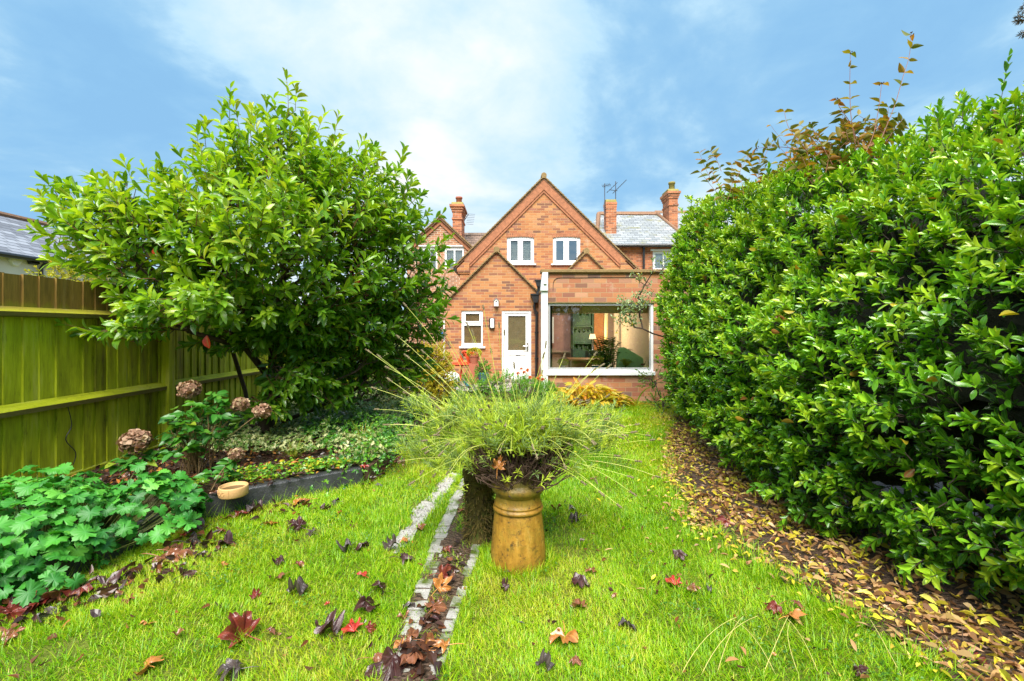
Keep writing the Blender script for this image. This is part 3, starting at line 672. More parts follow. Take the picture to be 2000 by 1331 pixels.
# ---- extension ----
ex0=sE(1057,0)[0];exb=sE(1070,0)[0];ex1=3.75
zt=PZ(533,YE);zct=PZ(527,YE);zb=PZ(590,YE)
wx0e,wz1e=sE(1068.5,592);wx1e,wz0e=sE(1277,730)
mb=MB();wallface(mb,YE,exb,ex1,0,zt,[(wx0e+.012,wx1e,wz0e,wz1e)],(),.10)
XS=.725
mb.raw([(XS,YE+.001,0),(XS,YW,0),(XS,YW,2.46),(XS,YE+.001,2.46)],[(0,1,2,3)]);mb.raw([(ex1,YE,0),(ex1,YW,0),(ex1,YW,zt),(ex1,YE,zt)],[(0,1,2,3)])
ew=mb.build('extension_wall',M['brickbig'],house)
mb=MB();mb.box(ex0-.01,ex1+.05,YE-.06,YE+.22,zt,zct);cop=mb.build('coping',M['coping'],house,bevel=.008)
# flat roof with an added glazed rooflight opening
mb=MB();zr=2.42
a0,a1,b0,b1=.95,2.75,9.55,12.1
mb.box(XS,a0,YE+.1,YW,zr,zr+.1);mb.box(a1,ex1,YE+.1,YW,zr,zr+.1);mb.box(a0,a1,YE+.1,b0,zr,zr+.1);mb.box(a0,a1,b1,YW,zr,zr+.1);mb.build('flat_roof',M['coping'],house)
mb=MB();mb.raw([(a0,b0,zr+.12),(a1,b0,zr+.12),(a1,b1,zr+.12),(a0,b1,zr+.12)],[(0,1,2,3)]);mb.build('unseen_rooflight',M['glass'],house)  # unseen roof glazing, added so daylight reaches the room
# white column with console
mb=MB();mb.box(ex0,exb-.002,YE-.05,YE+.10,0,PZ(569,YE));
mb.prism([(ex0+.02,zt-.003),(exb-.002,zt-.003),(exb-.002,PZ(569,YE)),(ex0-.015,PZ(569,YE)),(ex0-.012,PZ(563,YE))],YE-.09,YE+.12)
c=(PX(1064,YE),YE-.10,PZ(551,YE));mb.obox(c,(.03,0,0),(0,.02,0),(0,0,.055))
mb.build('column',plain('white_painted_render',(.74,.75,.74),.6,.08,4,.2),house,bevel=.006)
# brown lintel-drip under parapet + picture window
mb=MB();mb.box(exb,wx1e+.2,YE-.012,YE-.002,PZ(592,YE),PZ(590.5,YE));mb.build('lintel_drip',M['coping'],ew)
bw,rb=window(house,sE,YE,1068.5,1277,592,730,0,[(1074.5,1270,597,719)],(1066,1278.5,726,733),openers=False)
mb=MB();r=rb[0];e=.02
for q in ((r[0]-e,r[0],r[2]-e,r[3]+e),(r[1],r[1]+e,r[2]-e,r[3]+e),(r[0],r[1],r[3],r[3]+e),(r[0],r[1],r[2]-e,r[2])): mb.box(q[0],q[1],YE+.018,YE+.029,q[2],q[3])
mb.build('glazing_bead',plain('grey_gasket',(.35,.36,.36),.5,.05,5,0),bw)
# cable line on the parapet
mb=MB();pts=[sE(1080,569),sE(1080.5,556),sE(1082,549),sE(1087,544.5),sE(1094,543),sE(1120,543),sE(1180,542.5),sE(1260,542.5)]
pts=smooth([(x,YE-.008,z) for x,z in pts],4);mb.tube(pts,.005,5);mb.build('cable',M['blackpipe'],ew)
# room lining: floor, ceiling, walls
mb=MB();RX1=PX(1270,9.16)
mb.raw([(XS+.08,YE+.1,.1),(RX1,YE+.1,.1),(RX1,12.4,.1),(XS+.08,12.4,.1)],[(0,1,2,3)],.2)
mb.raw([(XS+.08,12.4,.1),(RX1,12.4,.1),(RX1,12.4,zr),(XS+.08,12.4,zr)],[(0,1,2,3)],.2)
mb.raw([(XS+.08,YE+.1,.1),(XS+.08,12.4,.1),(XS+.08,12.4,zr),(XS+.08,YE+.1,zr)],[(0,1,2,3)],.2)
mb.build('room_lining',M['room'],house)
mb=MB();mb.raw([(RX1,YE+.1,.1),(RX1,12.4,.1),(RX1,12.4,zr-.001),(RX1,YE+.1,zr-.001)],[(0,1,2,3)])
mb.box(RX1-.10,RX1-.003,11.9,12.0,.1,zr-.002);mb.build('room_wall',M['cream'],house)
mb=MB();mb.box(XS+.09,RX1-.005,YE+.30,YE+.42,PZ(612,9.3),zr-.004);mb.build('beam',plain('ceiling_beam',(.55,.40,.20),.7,.1,3,.1),house)

# ---- inside the extension ----
def simple(mb,name,m,label,cat,loc,**k): return tag(mb.build(name,m,org=loc,**k),label,cat)
mb=MB()
for z in (2.05,1.6,1.15,.7,.2): mb.box(1.62,2.12,11.95,12.3,z-.015,z+.015)
mb.box(1.60,1.63,11.95,12.3,.1,2.2);mb.box(2.11,2.14,11.95,12.3,.1,2.2);mb.box(1.63,2.11,12.28,12.3,.1,2.2)
for z in (1.62,1.17,.72,.22):
    x=1.64
    while x<2.08: w=R.uniform(.02,.045);mb.box(x,x+w,12.0,12.27,z,z+R.uniform(.25,.38),R.rand());x+=w+.002
simple(mb,'bookcase',plain('dark_green_books',(.015,.05,.035),.6,.6,9,0),'tall dark green bookcase at the back of the room seen through the picture window','bookcase',(1.87,12.1,.1))
mb=MB();mb.box(1.0,1.58,12.30,12.36,.9,1.9);simple(mb,'picture',plain('mauve_picture',(.30,.17,.15),.7,.4,5,0),'large mauve picture on the back wall left of the dark bookcase','picture',(1.3,12.33,.9))
mb=MB();mb.box(.98,1.12,12.20,12.24,1.15,1.85);simple(mb,'mirror',plain('pale_mirror',(.7,.75,.78),.15,.05,4,0),'narrow pale mirror at the far left inside the picture window','mirror',(1.05,12.22,1.15))
mb=MB();mb.box(2.2,2.46,12.2,12.34,.1,2.2);simple(mb,'wooden_door',plain('orange_wood',(.42,.16,.05),.5,.3,6,.1),'orange wooden door between bookcase and cream pole inside the room','door',(2.33,12.3,.1))
mb=MB();mb.tube([(2.38,11.5,.1),(2.38,11.5,zr-.01)],.045,12);simple(mb,'cream_pole',plain('cream_pole',(.72,.56,.25),.5,.1,4,0),'upright cream pole standing in the room behind the picture window','pole',(2.38,11.5,.1),smooth=True)
mb=MB();mb.box(1.3,2.25,10.2,10.9,.80,.84);
for x in (1.34,2.17):
    for y in (10.24,10.82): mb.box(x,x+.05,y,y+.05,.1,.80)
mb.box(1.36,2.2,10.26,10.28,.2,.8)
simple(mb,'table',plain('brown_table',(.26,.10,.035),.4,.3,6,.1),'brown wooden table in the room behind the picture window','table',(1.8,10.5,.1))
lamp=thing('table_lamp','small lit table lamp on the dark cabinet behind the picture window','lamp',(2.0,11.3,.98))
m,nt,o=mat('lit_lamp_shade');e=N(nt,'Emission');e.inputs[0].default_value=(1,.62,.3,1);e.inputs[1].default_value=1.6;nt.links.new(e.outputs[0],o.inputs[0]);M['lampshade']=m
mb=MB();mb.lathe([(.09,.30),(.06,.42)],(2.0,11.3,.98),16);mb.build('lamp_shade',M['lampshade'],lamp,smooth=True)
mb=MB();mb.lathe([(.001,0),(.06,0),(.05,.02),(.015,.05),(.03,.14),(.012,.24),(.012,.31)],(2.0,11.3,.98),14);mb.build('lamp_base',M['metal'],lamp,smooth=True)
mb=MB();mb.box(1.85,2.3,11.15,11.5,.1,.98);mb.box(1.87,2.06,11.135,11.149,.2,.9);mb.box(2.09,2.28,11.135,11.149,.2,.9);simple(mb,'cabinet',plain('black_cabinet',(.015,.022,.02),.4,.2,6,0),'dark cabinet under the lit lamp inside the room','cabinet',(2.07,11.3,.1))
pl_=bpy.data.lights.new('table_lamp_bulb','POINT');pl_.energy=20;pl_.color=(1,.72,.42);pl_.shadow_soft_size=.06
po=bpy.data.objects.new('table_lamp_bulb',pl_);C.objects.link(po);po.parent=lamp;po.location=(0,0,.50)
# green armchair
ch=thing('armchair','pale green armchair by the cream wall behind the picture window','armchair',(2.45,9.75,.1))
gm=plain('green_fabric',(.30,.60,.27),.8,.1,8,.1)
mb=MB();V=[(2.15,9.45,.42),(2.72,9.45,.42)];mb.obox((2.45,9.75,.42),(.30,0,0),(0,.30,0),(0,0,.09));mb.build('seat',gm,ch,bevel=.03)
mb=MB();mb.prism([(2.14,.5),(2.20,1.12),(2.32,1.15),(2.72,.92),(2.74,.5)],9.40,9.50);mb.build('backrest',gm,ch,bevel=.03)
for x in (2.17,2.73):
    for y in (9.5,10.0): mb=MB();mb.tube([(x,y,.1),(x,y,.34)],.02,6);mb.build('leg',M['bark'],ch)
# indoor palm, mop-head plants on the sill
LM={}
LM['dkgreen']=leafmat('dark_green_leaf',[(0,(.010,.045,.010)),(.6,(.03,.10,.015)),(1,(.07,.16,.03))],rough=.35)
def palm(name,label,base,h,n,L,pot=None,potm=None,lm=None,spread=1.,leafl=.12,cat='plant'):
    t=thing(name,label,cat,base)
    if potm:
        mb=MB();r=pot;mb.lathe([(.001,.003),(r*.75,.003),(r*.9,r*.8),(r,r*1.5),(r*1.06,r*1.5),(r*1.06,r*1.7),(r*.92,r*1.7),(r*.9,r*1.45),(.001,r*1.45)],base,20);mb.build('pot',potm,t,smooth=True);b=np.array(base)+(0,0,r*1.4)
    else: b=np.array(base)
    mb=MB();sm=MB()
    for i in range(n):
        a=R.uniform(0,2*np.pi);s=R.uniform(.2,1)*spread;pts=[]
        for k in range(7):
            u=k/6;pts.append(b+np.array([math.cos(a)*s*L*u**1.3,math.sin(a)*s*L*u**1.3,h*(u-.35*u**3*s)]))
        pts=np.array(pts);sm.segs(pts[:-1],pts[1:],.004,.003,4)
        q=[];dd=[]
        for k in range(8,36):
            u=k/36*6;i0=int(min(u,5));f=u-i0;p=pts[i0]*(1-f)+pts[i0+1]*f;t_=nrm(pts[i0+1]-pts[i0]);sd=nrm(np.cross(t_,[0,0,1]))*(1 if k%2 else -1)
            q.append(p);dd.append(t_*.7+sd+np.array([0,0,-.15]))
        leaves(mb,SLIM,q,dd,np.tile([0,0,1.],(len(q),1)),leafl,leafl*.16,R.rand(len(q)))
    sm.build('stem',LM['dkgreen'],t);mb.build('foliage',lm or LM['dkgreen'],t);return t
palm('house_palm','feathery dark green palm in front of the cream wall behind the picture window',(2.05,9.9,.1),1.15,22,.55,.14,M['potred'],leafl=.16)
LM['lime']=leafmat('lime_leaf',[(0,(.18,.28,.02)),(.5,(.36,.46,.03)),(1,(.55,.60,.08))],rough=.5)
def mop(name,label,px,py,y,r,pm):
    x=PX(px,y);z=PZ(py,y);zs=PZ(719,y);t=thing(name,label,'plant',(x,y,zs))
    mb=MB();mb.lathe([(.001,0),(r*.5,0),(r*.62,.05),(r*.55,.052),(.001,.05)],(x,y,zs),16);mb.build('pot',pm,t,smooth=True)
    mb=MB();mb.segs([(x,y,zs+.04)]*5,[(x+dx,y,z) for dx in (-.04,-.02,0,.02,.04)],.003,.003,4);mb.build('stem',LM['lime'],t)
    n=420;d=rdir(n,.25);p=np.array([x,y,z])+d*np.array([r,r,r*.55])*R.uniform(.7,1,(n,1));mb=MB();leaves(mb,SLIM,p,d+rdir(n)*.6,rdir(n),.035,.010,R.rand(n));mb.build('foliage',LM['lime'],t)
mop('sill_plant','small round lime-green pot plant at the left of the inside window sill',1100,708,9.25,.10,M['whitewall'])
mop('sill_plant','larger lime-green mop-headed plant in a blue-green pot on the inside window sill',1164,704,9.25,.145,plain('teal_pot',(.02,.12,.14),.4,.1,5,0))
palm('spider_plant','thin arching light green plant in front of the green armchair on the window sill',(PX(1222,9.22),9.22,PZ(719,9.22)),.20,14,.16,None,None,LM['lime'],leafl=.05)
# bird ornament
mb=MB();c=np.array([PX(1256,9.2),9.2,PZ(719,9.2)]);mb.lathe([(.001,0),(.028,0),(.028,.008),(.001,.008)],tuple(c),12)
mb.tube([c,c+(0,0,.05)],.004,5);mb.tube([c+(-.05,0,.055),c+(-.03,0,.07),c+(0,0,.065),c+(.03,0,.075),c+(.045,0,.10),c+(.055,0,.14)],[.004,.018,.026,.018,.008,.003],8)
simple(mb,'bird_ornament',M['drytwig'],'small brown bird ornament at the right end of the inside window sill','ornament',tuple(c),smooth=True)
# plant on kitchen window sill
palm('kitchen_plant','small green plant in a pale blue pot inside the narrow kitchen window',(PX(925,12.72),12.72,PZ(671,12.72)),.32,16,.10,.06,plain('pale_blue_pot',(.45,.55,.55),.5,.05,5,0),leafl=.06)
# birdhouse
bh=thing('birdhouse','small white birdhouse with a pointed top on the brick wall above the outdoor lamp','birdhouse',(PX(969.5,YW),YW,PZ(599,YW)))
x,z=sW(969.5,599);mb=MB();mb.prism([(x-.062,z),(x+.062,z),(x+.062,z+.15),(x,z+.215),(x-.062,z+.15)],YW-.13,YW-.003);mb.build('box',plain('white_paint',(.74,.72,.66),.6,.06,10,.1),bh,bevel=.004)
mb=MB();mb.tube([(x,YW-.128,z+.13),(x,YW-.1335,z+.13)],.018,12);mb.build('entrance_hole',M['blackpipe'],bh)
mb=MB()
for sg in (-1,1): mb.prism([(x,z+.216),(x+sg*.078,z+.137),(x+sg*.078,z+.149),(x,z+.228)],YW-.15,YW-.003)
mb.build('roof',M['greywood'],bh)

# ================= NEIGHBOURS =================
# right slate-roofed house
YR=18.0
nh=thing('neighbour_house','red brick neighbouring house with grey slate roof and two chimneys on the right','house',(6,YR,0))
sR=lambda px,py:(PX(px,YR),PZ(py,YR))
eR=PZ(481,YR);mb=MB();wh=hole(sR,1275,1316,491,528)
wallface(mb,YR,PX(1150,YR),PX(1420,YR),0,eR,[wh],(),.1);rw=mb.build('wall',M['brickred'],nh)
mb=MB();lining(mb,wh[0]-.1,wh[1]+.1,YR+.11,YR+1.5,wh[2]-.1,wh[3]+.1);mb.build('room_lining',plain('pale_curtain',(.55,.55,.55),.8,.1,4,0),nh)
mb=MB();mb.box(wh[0]+.03,wh[1]-.03,YR+.13,YR+.14,wh[2],wh[3]);mb.build('curtain',M['net'],nh)
window(nh,sR,YR,1275,1316,491,528,0,[(1280,1295,496,524),(1297,1312,496,524)],None,openers=False)
mb=MB();x0,z1=sR(1270,487.5);x1,z0=sR(1320,491);mb.box(x0,x1,YR-.05,YR-.003,z0,z1);mb.build('lintel',M['upvc'],nh)
ridgeY=21.0;ridgeZ=PZ(419,ridgeY)
X0r=PX(1160,YR);Xrr=PX(1283,ridgeY);XeR=PX(1318,YR)
mb=MB();mb.raw([(PX(1150,YR)-.5,YR-.2,eR-.08),(XeR+.8,YR-.2,eR-.08),(Xrr,ridgeY,ridgeZ),(PX(1169,ridgeY),ridgeY,ridgeZ)],[(0,1,2,3)])
mb.raw([(PX(1169,ridgeY),ridgeY,ridgeZ),(Xrr,ridgeY,ridgeZ),(Xrr+3,ridgeY+3.2,eR),(PX(1169,ridgeY),ridgeY+3.2,eR)],[(0,1,2,3)])
mb.build('roof',M['slate'],nh)
mb=MB();mb.prismx([(ridgeY-.12,ridgeZ-.03),(ridgeY,ridgeZ+.13),(ridgeY+.12,ridgeZ-.03)],PX(1169,ridgeY),Xrr+.03);
mb.tube([(XeR+.8,YR-.22,eR-.03),((XeR+.8+Xrr)/2,19.5,(eR+ridgeZ)/2+.04),(Xrr,ridgeY,ridgeZ+.05)],.07,8)
mb.tube([(PX(1169,ridgeY),ridgeY,ridgeZ+.02),(PX(1166,18.9),18.9,5.4)],.10,6)
mb.build('ridge_tile',M['tile'],nh)
mb=MB();mb.tube([(PX(1150,YR),YR-.24,eR-.02),(XeR+.9,YR-.24,eR-.02)],.06,8);c=sR(1256,484);mb.tube([(c[0],YR-.1,c[1]),(c[0],YR-.1,1)],.045,8);mb.build('gutter',M['blackpipe'],nh)
# farther higher roof
y2=21.2;mb=MB();z2=PZ(416,24);mb.raw([(Xrr-.3,y2,PZ(452,y2)),(PX(1420,y2),y2,PZ(500,y2)),(PX(1420,24),24,z2),(PX(1279,24),24,z2)],[(0,1,2,3)])
mb.build('rear_roof',M['slate'],nh)
mb=MB();mb.prismx([(23.9,z2-.03),(24,z2+.12),(24.1,z2-.03)],PX(1279,24),PX(1420,24));mb.build('ridge_tile',M['tile'],nh)
def chimney(parent,x0,x1,y0,y1,z0,z1,m,cap=True,corb=.05,pots=()):
    mb=MB();mb.box(x0,x1,y0,y1,z0,z1)
    if corb:
        mb.box(x0-corb*.5,x1+corb*.5,y0-corb*.5,y1+corb*.5,z1-.62,z1-.55)
        mb.box(x0-corb*.5,x1+corb*.5,y0-corb*.5,y1+corb*.5,z1-.30,z1-.20);mb.box(x0-corb,x1+corb,y0-corb,y1+corb,z1-.20,z1-.10);mb.box(x0-corb*1.7,x1+corb*1.7,y0-corb*1.7,y1+corb*1.7,z1-.10,z1)
    c=mb.build('chimney',m,parent)
    e=corb*.8
    mb=MB();mb.prismx([(y0-e,z1+.002),(y1+e,z1+.002),(y1-.05,z1+.13),(y0+.05,z1+.13)],x0-e,x1+e);mb.build('cap',M['stonecap'],c,bevel=.02)
    for (px,r,h,mm) in pots:
        mb=MB();mb.lathe([(r,.1),(r*.95,h*.8),(r*1.15,h*.82),(r*1.15,h*.97),(r*.8,h),(r*.7,h*.6)],(px,(y0+y1)/2,z1),16);mb.build('chimney_pot',mm,c,smooth=True)
    return c
zc=PZ(388,19);c1=chimney(nh,PX(1184,19),PX(1204,19),19,19.45,5.0,zc-.15,M['brickred'],corb=.015)
zc2=PZ(372,20);chimney(nh,PX(1307,20),PX(1324,20),20,20.85,5.0,zc2-.05,M['brickred'],corb=.06,pots=[(PX(1314,20.3),.13,.55,M['stonecap'])])
def yagi(mb,c,d,n,L,el):
    d=nrm(np.array(d,float));c=np.array(c,float);s=nrm(np.cross(d,[0,0,1]))
    mb.segs([c],[c+d*L],.012,.012,4)
    for i in range(n):
        p=c+d*L*(i+.3)/n;mb.segs([p-s*el],[p+s*el],.007,.007,4)
mb=MB();m1=(PX(1182,19),19.1);m2=(PX(1203.5,19),19.1)
mb.tube([(m1[0],m1[1],zc-.6),(m1[0],m1[1],PZ(357,19))],.018,6);mb.tube([(m2[0],m2[1],zc-.2),(m2[0],m2[1],PZ(353,19))],.018,6)
yagi(mb,(m1[0]-.1,19.1,PZ(363,19)),(.8,-.3,.1),7,.35,.22)
q=np.array([PX(1184,19),19.0,PZ(375,19)]);q2=np.array([PX(1221,19),19.0,PZ(352,19)])
yagi(mb,(PX(1185,19),19,PZ(377,19)),(1,-.2,.95),5,.6,.10);yagi(mb,(PX(1197,19),19,PZ(378,19)),(1,-.1,.98),12,.78,.12)
mb.segs([(PX(1190,19),19,PZ(371,19))],[(PX(1206,19),19,PZ(373,19))],.015,.015,4)
mb.build('aerial',M['aerial'],nh)
# left brick gable house
YL=17.0
lh=thing('neighbour_house','brown brick gabled neighbouring house with white windows half hidden by the laurel shrub','house',(-2.9,YL,0))
sL=lambda px,py:(PX(px,YL),PZ(py,YL))
A=sL(860,430);Le=sL(790,492);Re=sL(926,492)
w1h=hole(sL,868,906,482,525);w2h=hole(sL,822,854,482,525)
mb=MB();wallface(mb,YL,Le[0]+.1,Re[0]-.1,0,A[1],[w1h,w2h],[lineplane(A,Le),lineplane(Re,A)],.1)
mb.raw([(Re[0]-.1,YL,0),(Re[0]-.1,YL+4,0),(Re[0]-.1,YL+4,Re[1]),(Re[0]-.1,YL,Re[1])],[(0,1,2,3)]);lwall=mb.build('wall',brickmat('brown_brick',[(0,(.16,.07,.05)),(.5,(.36,.13,.06)),(1,(.46,.20,.10))],(.62,.48,.36),ms=.02),lh)
gable_roof('roof',A,Le,Re,YL,YL+6,lh,'tile',.1,.12)
mb=MB()
for (ex,ez) in (Le,Re):
    d=np.array([ex-A[0],ez-A[1]]);L=np.linalg.norm(d);d/=L;n=np.array([-d[1],d[0]]);n=-n if n[1]>0 else n;a=np.array(A)
    mb.prism([tuple(a),tuple(a+d*L),tuple(a+d*L+n*.13),(A[0],A[1]-.13/abs(n[1]))],YL-.05,YL-.003)
mb.build('raked_brick_band',M['verge'],lwall)
for h,p in ((w1h,[(872,886,489,525),(889,903,489,525)]),(w2h,[(826,838,489,525),(841,851,489,525)])):
    mb=MB();lining(mb,h[0]-.1,h[1]+.1,YL+.11,YL+1.5,h[2]-.1,h[3]+.1);mb.build('room_lining',plain('net_curtain',(.6,.62,.64),.8,.1,4,0),lh)
    mb=MB();mb.box(h[0]+.03,h[1]-.03,YL+.13,YL+.14,h[2],h[3]);mb.build('curtain',M['net'],lh)
    a=868 if h is w1h else 822;b=906 if h is w1h else 854
    window(lh,sL,YL,a,b,482,525,0,p,None,openers=False)
mb=MB();x0,z1=sL(818,479.5);x1,z0=sL(909,482);mb.box(x0,x1,YL-.04,YL-.003,z0,z1);mb.build('fascia',M['upvc'],lh)
mb=MB();y0=17.6;ry=21;rz_=PZ(460,21);mb.raw([(PX(880,18),18,PZ(520,18)),(PX(1000,18),18,PZ(520,18)),(PX(1000,ry),ry,rz_),(PX(880,ry),ry,rz_)],[(0,1,2,3)]);mb.prismx([(ry-.1,rz_-.02),(ry,rz_+.12),(ry+.1,rz_-.02)],PX(880,ry),PX(1000,ry));mb.build('rear_roof',M['tileroof'],lh)
zc3=PZ(400,19.2);chimney(lh,PX(884,19.2),PX(901.5,19.2),19.2,20.4,4.5,zc3,M['brickred'],corb=.07,pots=[(PX(897,19.9),.13,.50,M['potred'])])
mb=MB();c=np.array([PX(910,20),20.2,PZ(425,20)]);mb.segs([c+(-.1,0,-.1)],[c+(.1,0,.2)],.015,.015,4)
for i in range(7): p=c+np.array([.04+.012*i,0,-.22+.075*i]);mb.segs([p+(-.06,.1,0)],[p+(.28,-.1,-.07)],.007,.007,4)
mb.build('aerial',M['aerial'],lh)
# low dark outbuilding wall left of the wing with sloping pipe
ow=thing('outbuilding','low dark brick outbuilding wall at the left corner of the house beside the white pole','outbuilding',(-2.3,14.2,0))
mb=MB();mb.box(PX(800,14.2),PX(872,14.2),14.2,15.5,0,PZ(600,14.2));mb.build('wall',M['brickdark'],ow)
mb=MB();mb.tube([(PX(838,14.1),14.1,PZ(664,14.1)),(PX(866,14.1),14.1,PZ(633,14.1))],.03,6);mb.build('sloping_pipe',M['blackpipe'],ow)
mb=MB();x=PX(867.5,12.4);mb.tube([(x,12.38,.1),(x,12.38,PZ(627,12.4))],.018,8);simple(mb,'white_pole',M['upvc'],'thin white pole standing at the left corner of the house wall','pole',(x,12.38,.1))
mb=MB();c=(PX(864.5,12.3),12.3,PZ(652,12.3)-.08);mb.lathe([(.001,0),(.05,.0),(.07,.05),(.07,.14),(.045,.17),(.001,.17)],c,14);simple(mb,'hose_reel',plain('blue_plastic',(.02,.12,.45),.4,.05,5,0),'round blue reel hanging beside the white pole','hose reel',c,smooth=True)
# far-left rendered building with slate roof
XB=-14.0;wb=thing('rendered_building','long white rendered building with blue-grey slate roof beyond the left fence','building',(XB,10,0))
ez=3.57;mb=MB();mb.raw([(XB,2,0),(XB,16.5,0),(XB,16.5,ez+.0),(XB,2,ez+.0)],[(0,1,2,3)]);mb.raw([(XB,16.5,0),(XB-6,16.5,0),(XB-6,16.5,ez),(XB-3,16.5,5.25),(XB,16.5,ez)],[(0,1,2,3,4)]);mb.build('wall',M['whitewall'],wb)
mb=MB();V=[(XB+.25,1,ez-.05),(XB+.25,16.7,ez-.05),(XB-3,16.7,5.32),(XB-3,1,5.32),(XB-6.2,16.7,ez-.05),(XB-6.2,1,ez-.05)]
mb.raw(V,[(0,1,2,3),(3,2,4,5)]);mb.build('roof',M['slateside'],wb)
mb=MB();mb.tube([(XB-3,1,5.36),(XB-3,16.72,5.36)],.09,6);mb.build('ridge_tile',M['tile'],wb)
mb=MB();mb.tube([(XB+.3,1,ez-.03),(XB+.3,16.7,ez-.03)],.07,8);y=XB/((75-CX)/F);mb.tube([(XB+.25,y,ez-.05),(XB+.08,y,ez-.25),(XB+.08,y,0)],.05,8);mb.build('gutter',M['blackpipe'],wb)
def sideYZ(px,py): y=XB/((px-CX)/F);return y,PZ(py,y)
y,z=sideYZ(26,511);mb=MB();mb.prismx([(y-.13,z+.11),(y+.15,z+.11),(y+.17,z+.02),(y+.06,z-.12),(y-.06,z-.12),(y-.16,z+.02)],XB+.004,XB+.09);mb.build('alarm_box',plain('alarm_white',(.75,.75,.7),.4,.04,5,0),wb,bevel=.01)
y,z=sideYZ(60,512);mb=MB();mb.obox((XB+.08,y,z),(.05,0,.02),(0,.12,0),(-.02,0,.06));mb.build('floodlight',M['blackpipe'],wb)
# ================= VEGETATION =================
def orth(d):
    a=nrm(np.cross(d,[.3,.2,.93]));return a,np.cross(d,a)
def shoots(mb,sm,base,d,L,nl,ll,lw,T,tint,spread=.9,droop=.15,r=.003,tipgreen=0.,start=.25,bend=.12,redtip=0):
    """base (n,3), d (n,3) unit; straight-ish shoots with spiral leaves; vectorised"""
    n=len(base);L=np.broadcast_to(L,(n,));side=nrm(rdir(n)-d*0);K=5
    pts=[]
    for k in range(K):
        u=k/(K-1);pts.append(base+d*(L*u)[:,None]+side*(bend*L*u*u)[:,None])
    for k in range(K-1): sm.segs(pts[k],pts[k+1],r*(1.15-.2*k),r*(1-.2*k),4,.4)
    a,b=orth(d);ph=R.uniform(0,6.28,n)
    for i in range(nl):
        u=start+(1-start)*((i+.6)/nl)**.75;th=ph+i*2.4+R.normal(size=n)*.3
        rad=a*np.cos(th)[:,None]+b*np.sin(th)[:,None]
        sp=spread*(1.15-.75*u)+R.normal(size=n)*.12
        ld=nrm(d*np.cos(sp)[:,None]+rad*np.sin(sp)[:,None]+np.array([0,0,-droop])*(1.2-u)+R.normal(size=(n,3))*.10)
        nn=nrm(d*1.0-rad*.5+np.array([0,0,.55])+R.normal(size=(n,3))*.25)
        p=base+d*(L*u)[:,None]+side*(bend*L*u*u)[:,None]+rad*r
        s=(1-.35*max(0,u-.7)/.3)*R.uniform(.7,1.12,n)
        t=np.where(np.asarray(tint)>.97,1.,np.clip(tint+tipgreen*(u-.5)+R.normal(size=n)*.13,0,.94))
        leaves(mb,T,p,ld,nn,ll*s,lw*s,t)
def grow(sm,nodes,parent,tips,rtip=.003,rmax=.05,sag=.04,wig=.03,bias=.25,power=.42):
    """greedy nearest-node branching. nodes list, parent idx list"""
    nodes=[np.array(p,float) for p in nodes];parent=list(parent);plen=[0.]*len(nodes)
    for i in range(1,len(nodes)):
        if parent[i]>=0: plen[i]=plen[parent[i]]+np.linalg.norm(nodes[i]-nodes[parent[i]])
    A=np.zeros((len(nodes)+4*len(tips)+5,3));PL=np.zeros(len(A));c=len(nodes);A[:c]=nodes;PL[:c]=plen
    par=np.full(len(A),-1);par[:c]=parent
    root=A[0];order=np.argsort(np.linalg.norm(tips-A[min(4,c-1)],axis=1))
    for ti in order:
        t=tips[ti];dd=np.linalg.norm(A[:c]-t,axis=1)+bias*PL[:c];j=int(np.argmin(dd));p=j
        dist=np.linalg.norm(t-A[j]);m=1 if dist<.15 else (2 if dist<.4 else 3)
        for k in range(1,m+1):
            u=k/m;q=A[j]*(1-u)+t*u
            if k<m: q=q+R.normal(size=3)*wig*dist-np.array([0,0,sag*dist])*math.sin(math.pi*u)
            A[c]=q;par[c]=p;PL[c]=PL[p]+np.linalg.norm(q-A[p]);p=c;c+=1
    cnt=np.ones(c)
    ch=np.zeros(c)
    for i in range(c-1,0,-1):
        if par[i]>=0: cnt[par[i]]+=cnt[i]
    r=np.minimum(rmax,rtip*cnt**power)
    idx=np.array([i for i in range(1,c) if par[i]>=0])
    sm.segs(A[par[idx]],A[idx],np.minimum(r[par[idx]],r[idx]*1.35),r[idx],6,.3+.3*R.rand(len(idx)))
def ellip_pts(c,r,n,shell=.55):
    d=rdir(n);u=R.uniform(shell**3,1,n)**(1/3.);return np.array(c)+d*np.array(r)*u[:,None],d

# ---- laurel shrub ----
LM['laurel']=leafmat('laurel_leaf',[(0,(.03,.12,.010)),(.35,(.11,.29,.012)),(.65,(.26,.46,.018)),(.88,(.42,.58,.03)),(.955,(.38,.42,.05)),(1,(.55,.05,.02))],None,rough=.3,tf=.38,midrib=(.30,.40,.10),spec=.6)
base=np.array([-3.02,5.6,.14])
shrub=thing('laurel_shrub','big spreading glossy green laurel shrub with dark stems in front of the fence','shrub',tuple(base))
W=[]
def ell(px,py,z,rx,ry,rz,n,sh=.5): W.append((np.array(P(px,py,z)),(rx,ry,rz),n,sh))
ell(560,470,5.3,1.38,1.1,1.22,460,.45);ell(660,640,5.6,.75,.6,.32,95,.1);ell(800,610,6.1,.55,.5,.42,70,.1);ell(560,650,5.3,.6,.4,.22,50,.1)
ell(320,475,4.9,1.08,.85,.72,230,.3)
ell(205,440,4.75,.62,.45,.36,55,.1)
ell(545,330,5.3,.80,.65,.70,120,.3)
ell(735,530,5.7,.90,.8,1.02,190,.3)
ell(690,400,5.5,.85,.7,.72,110,.3)
ell(385,590,4.5,.78,.5,.26,75,0)
ell(255,640,4.35,.32,.3,.10,12,0)
ell(690,670,5.9,.80,.6,.42,55,.1)
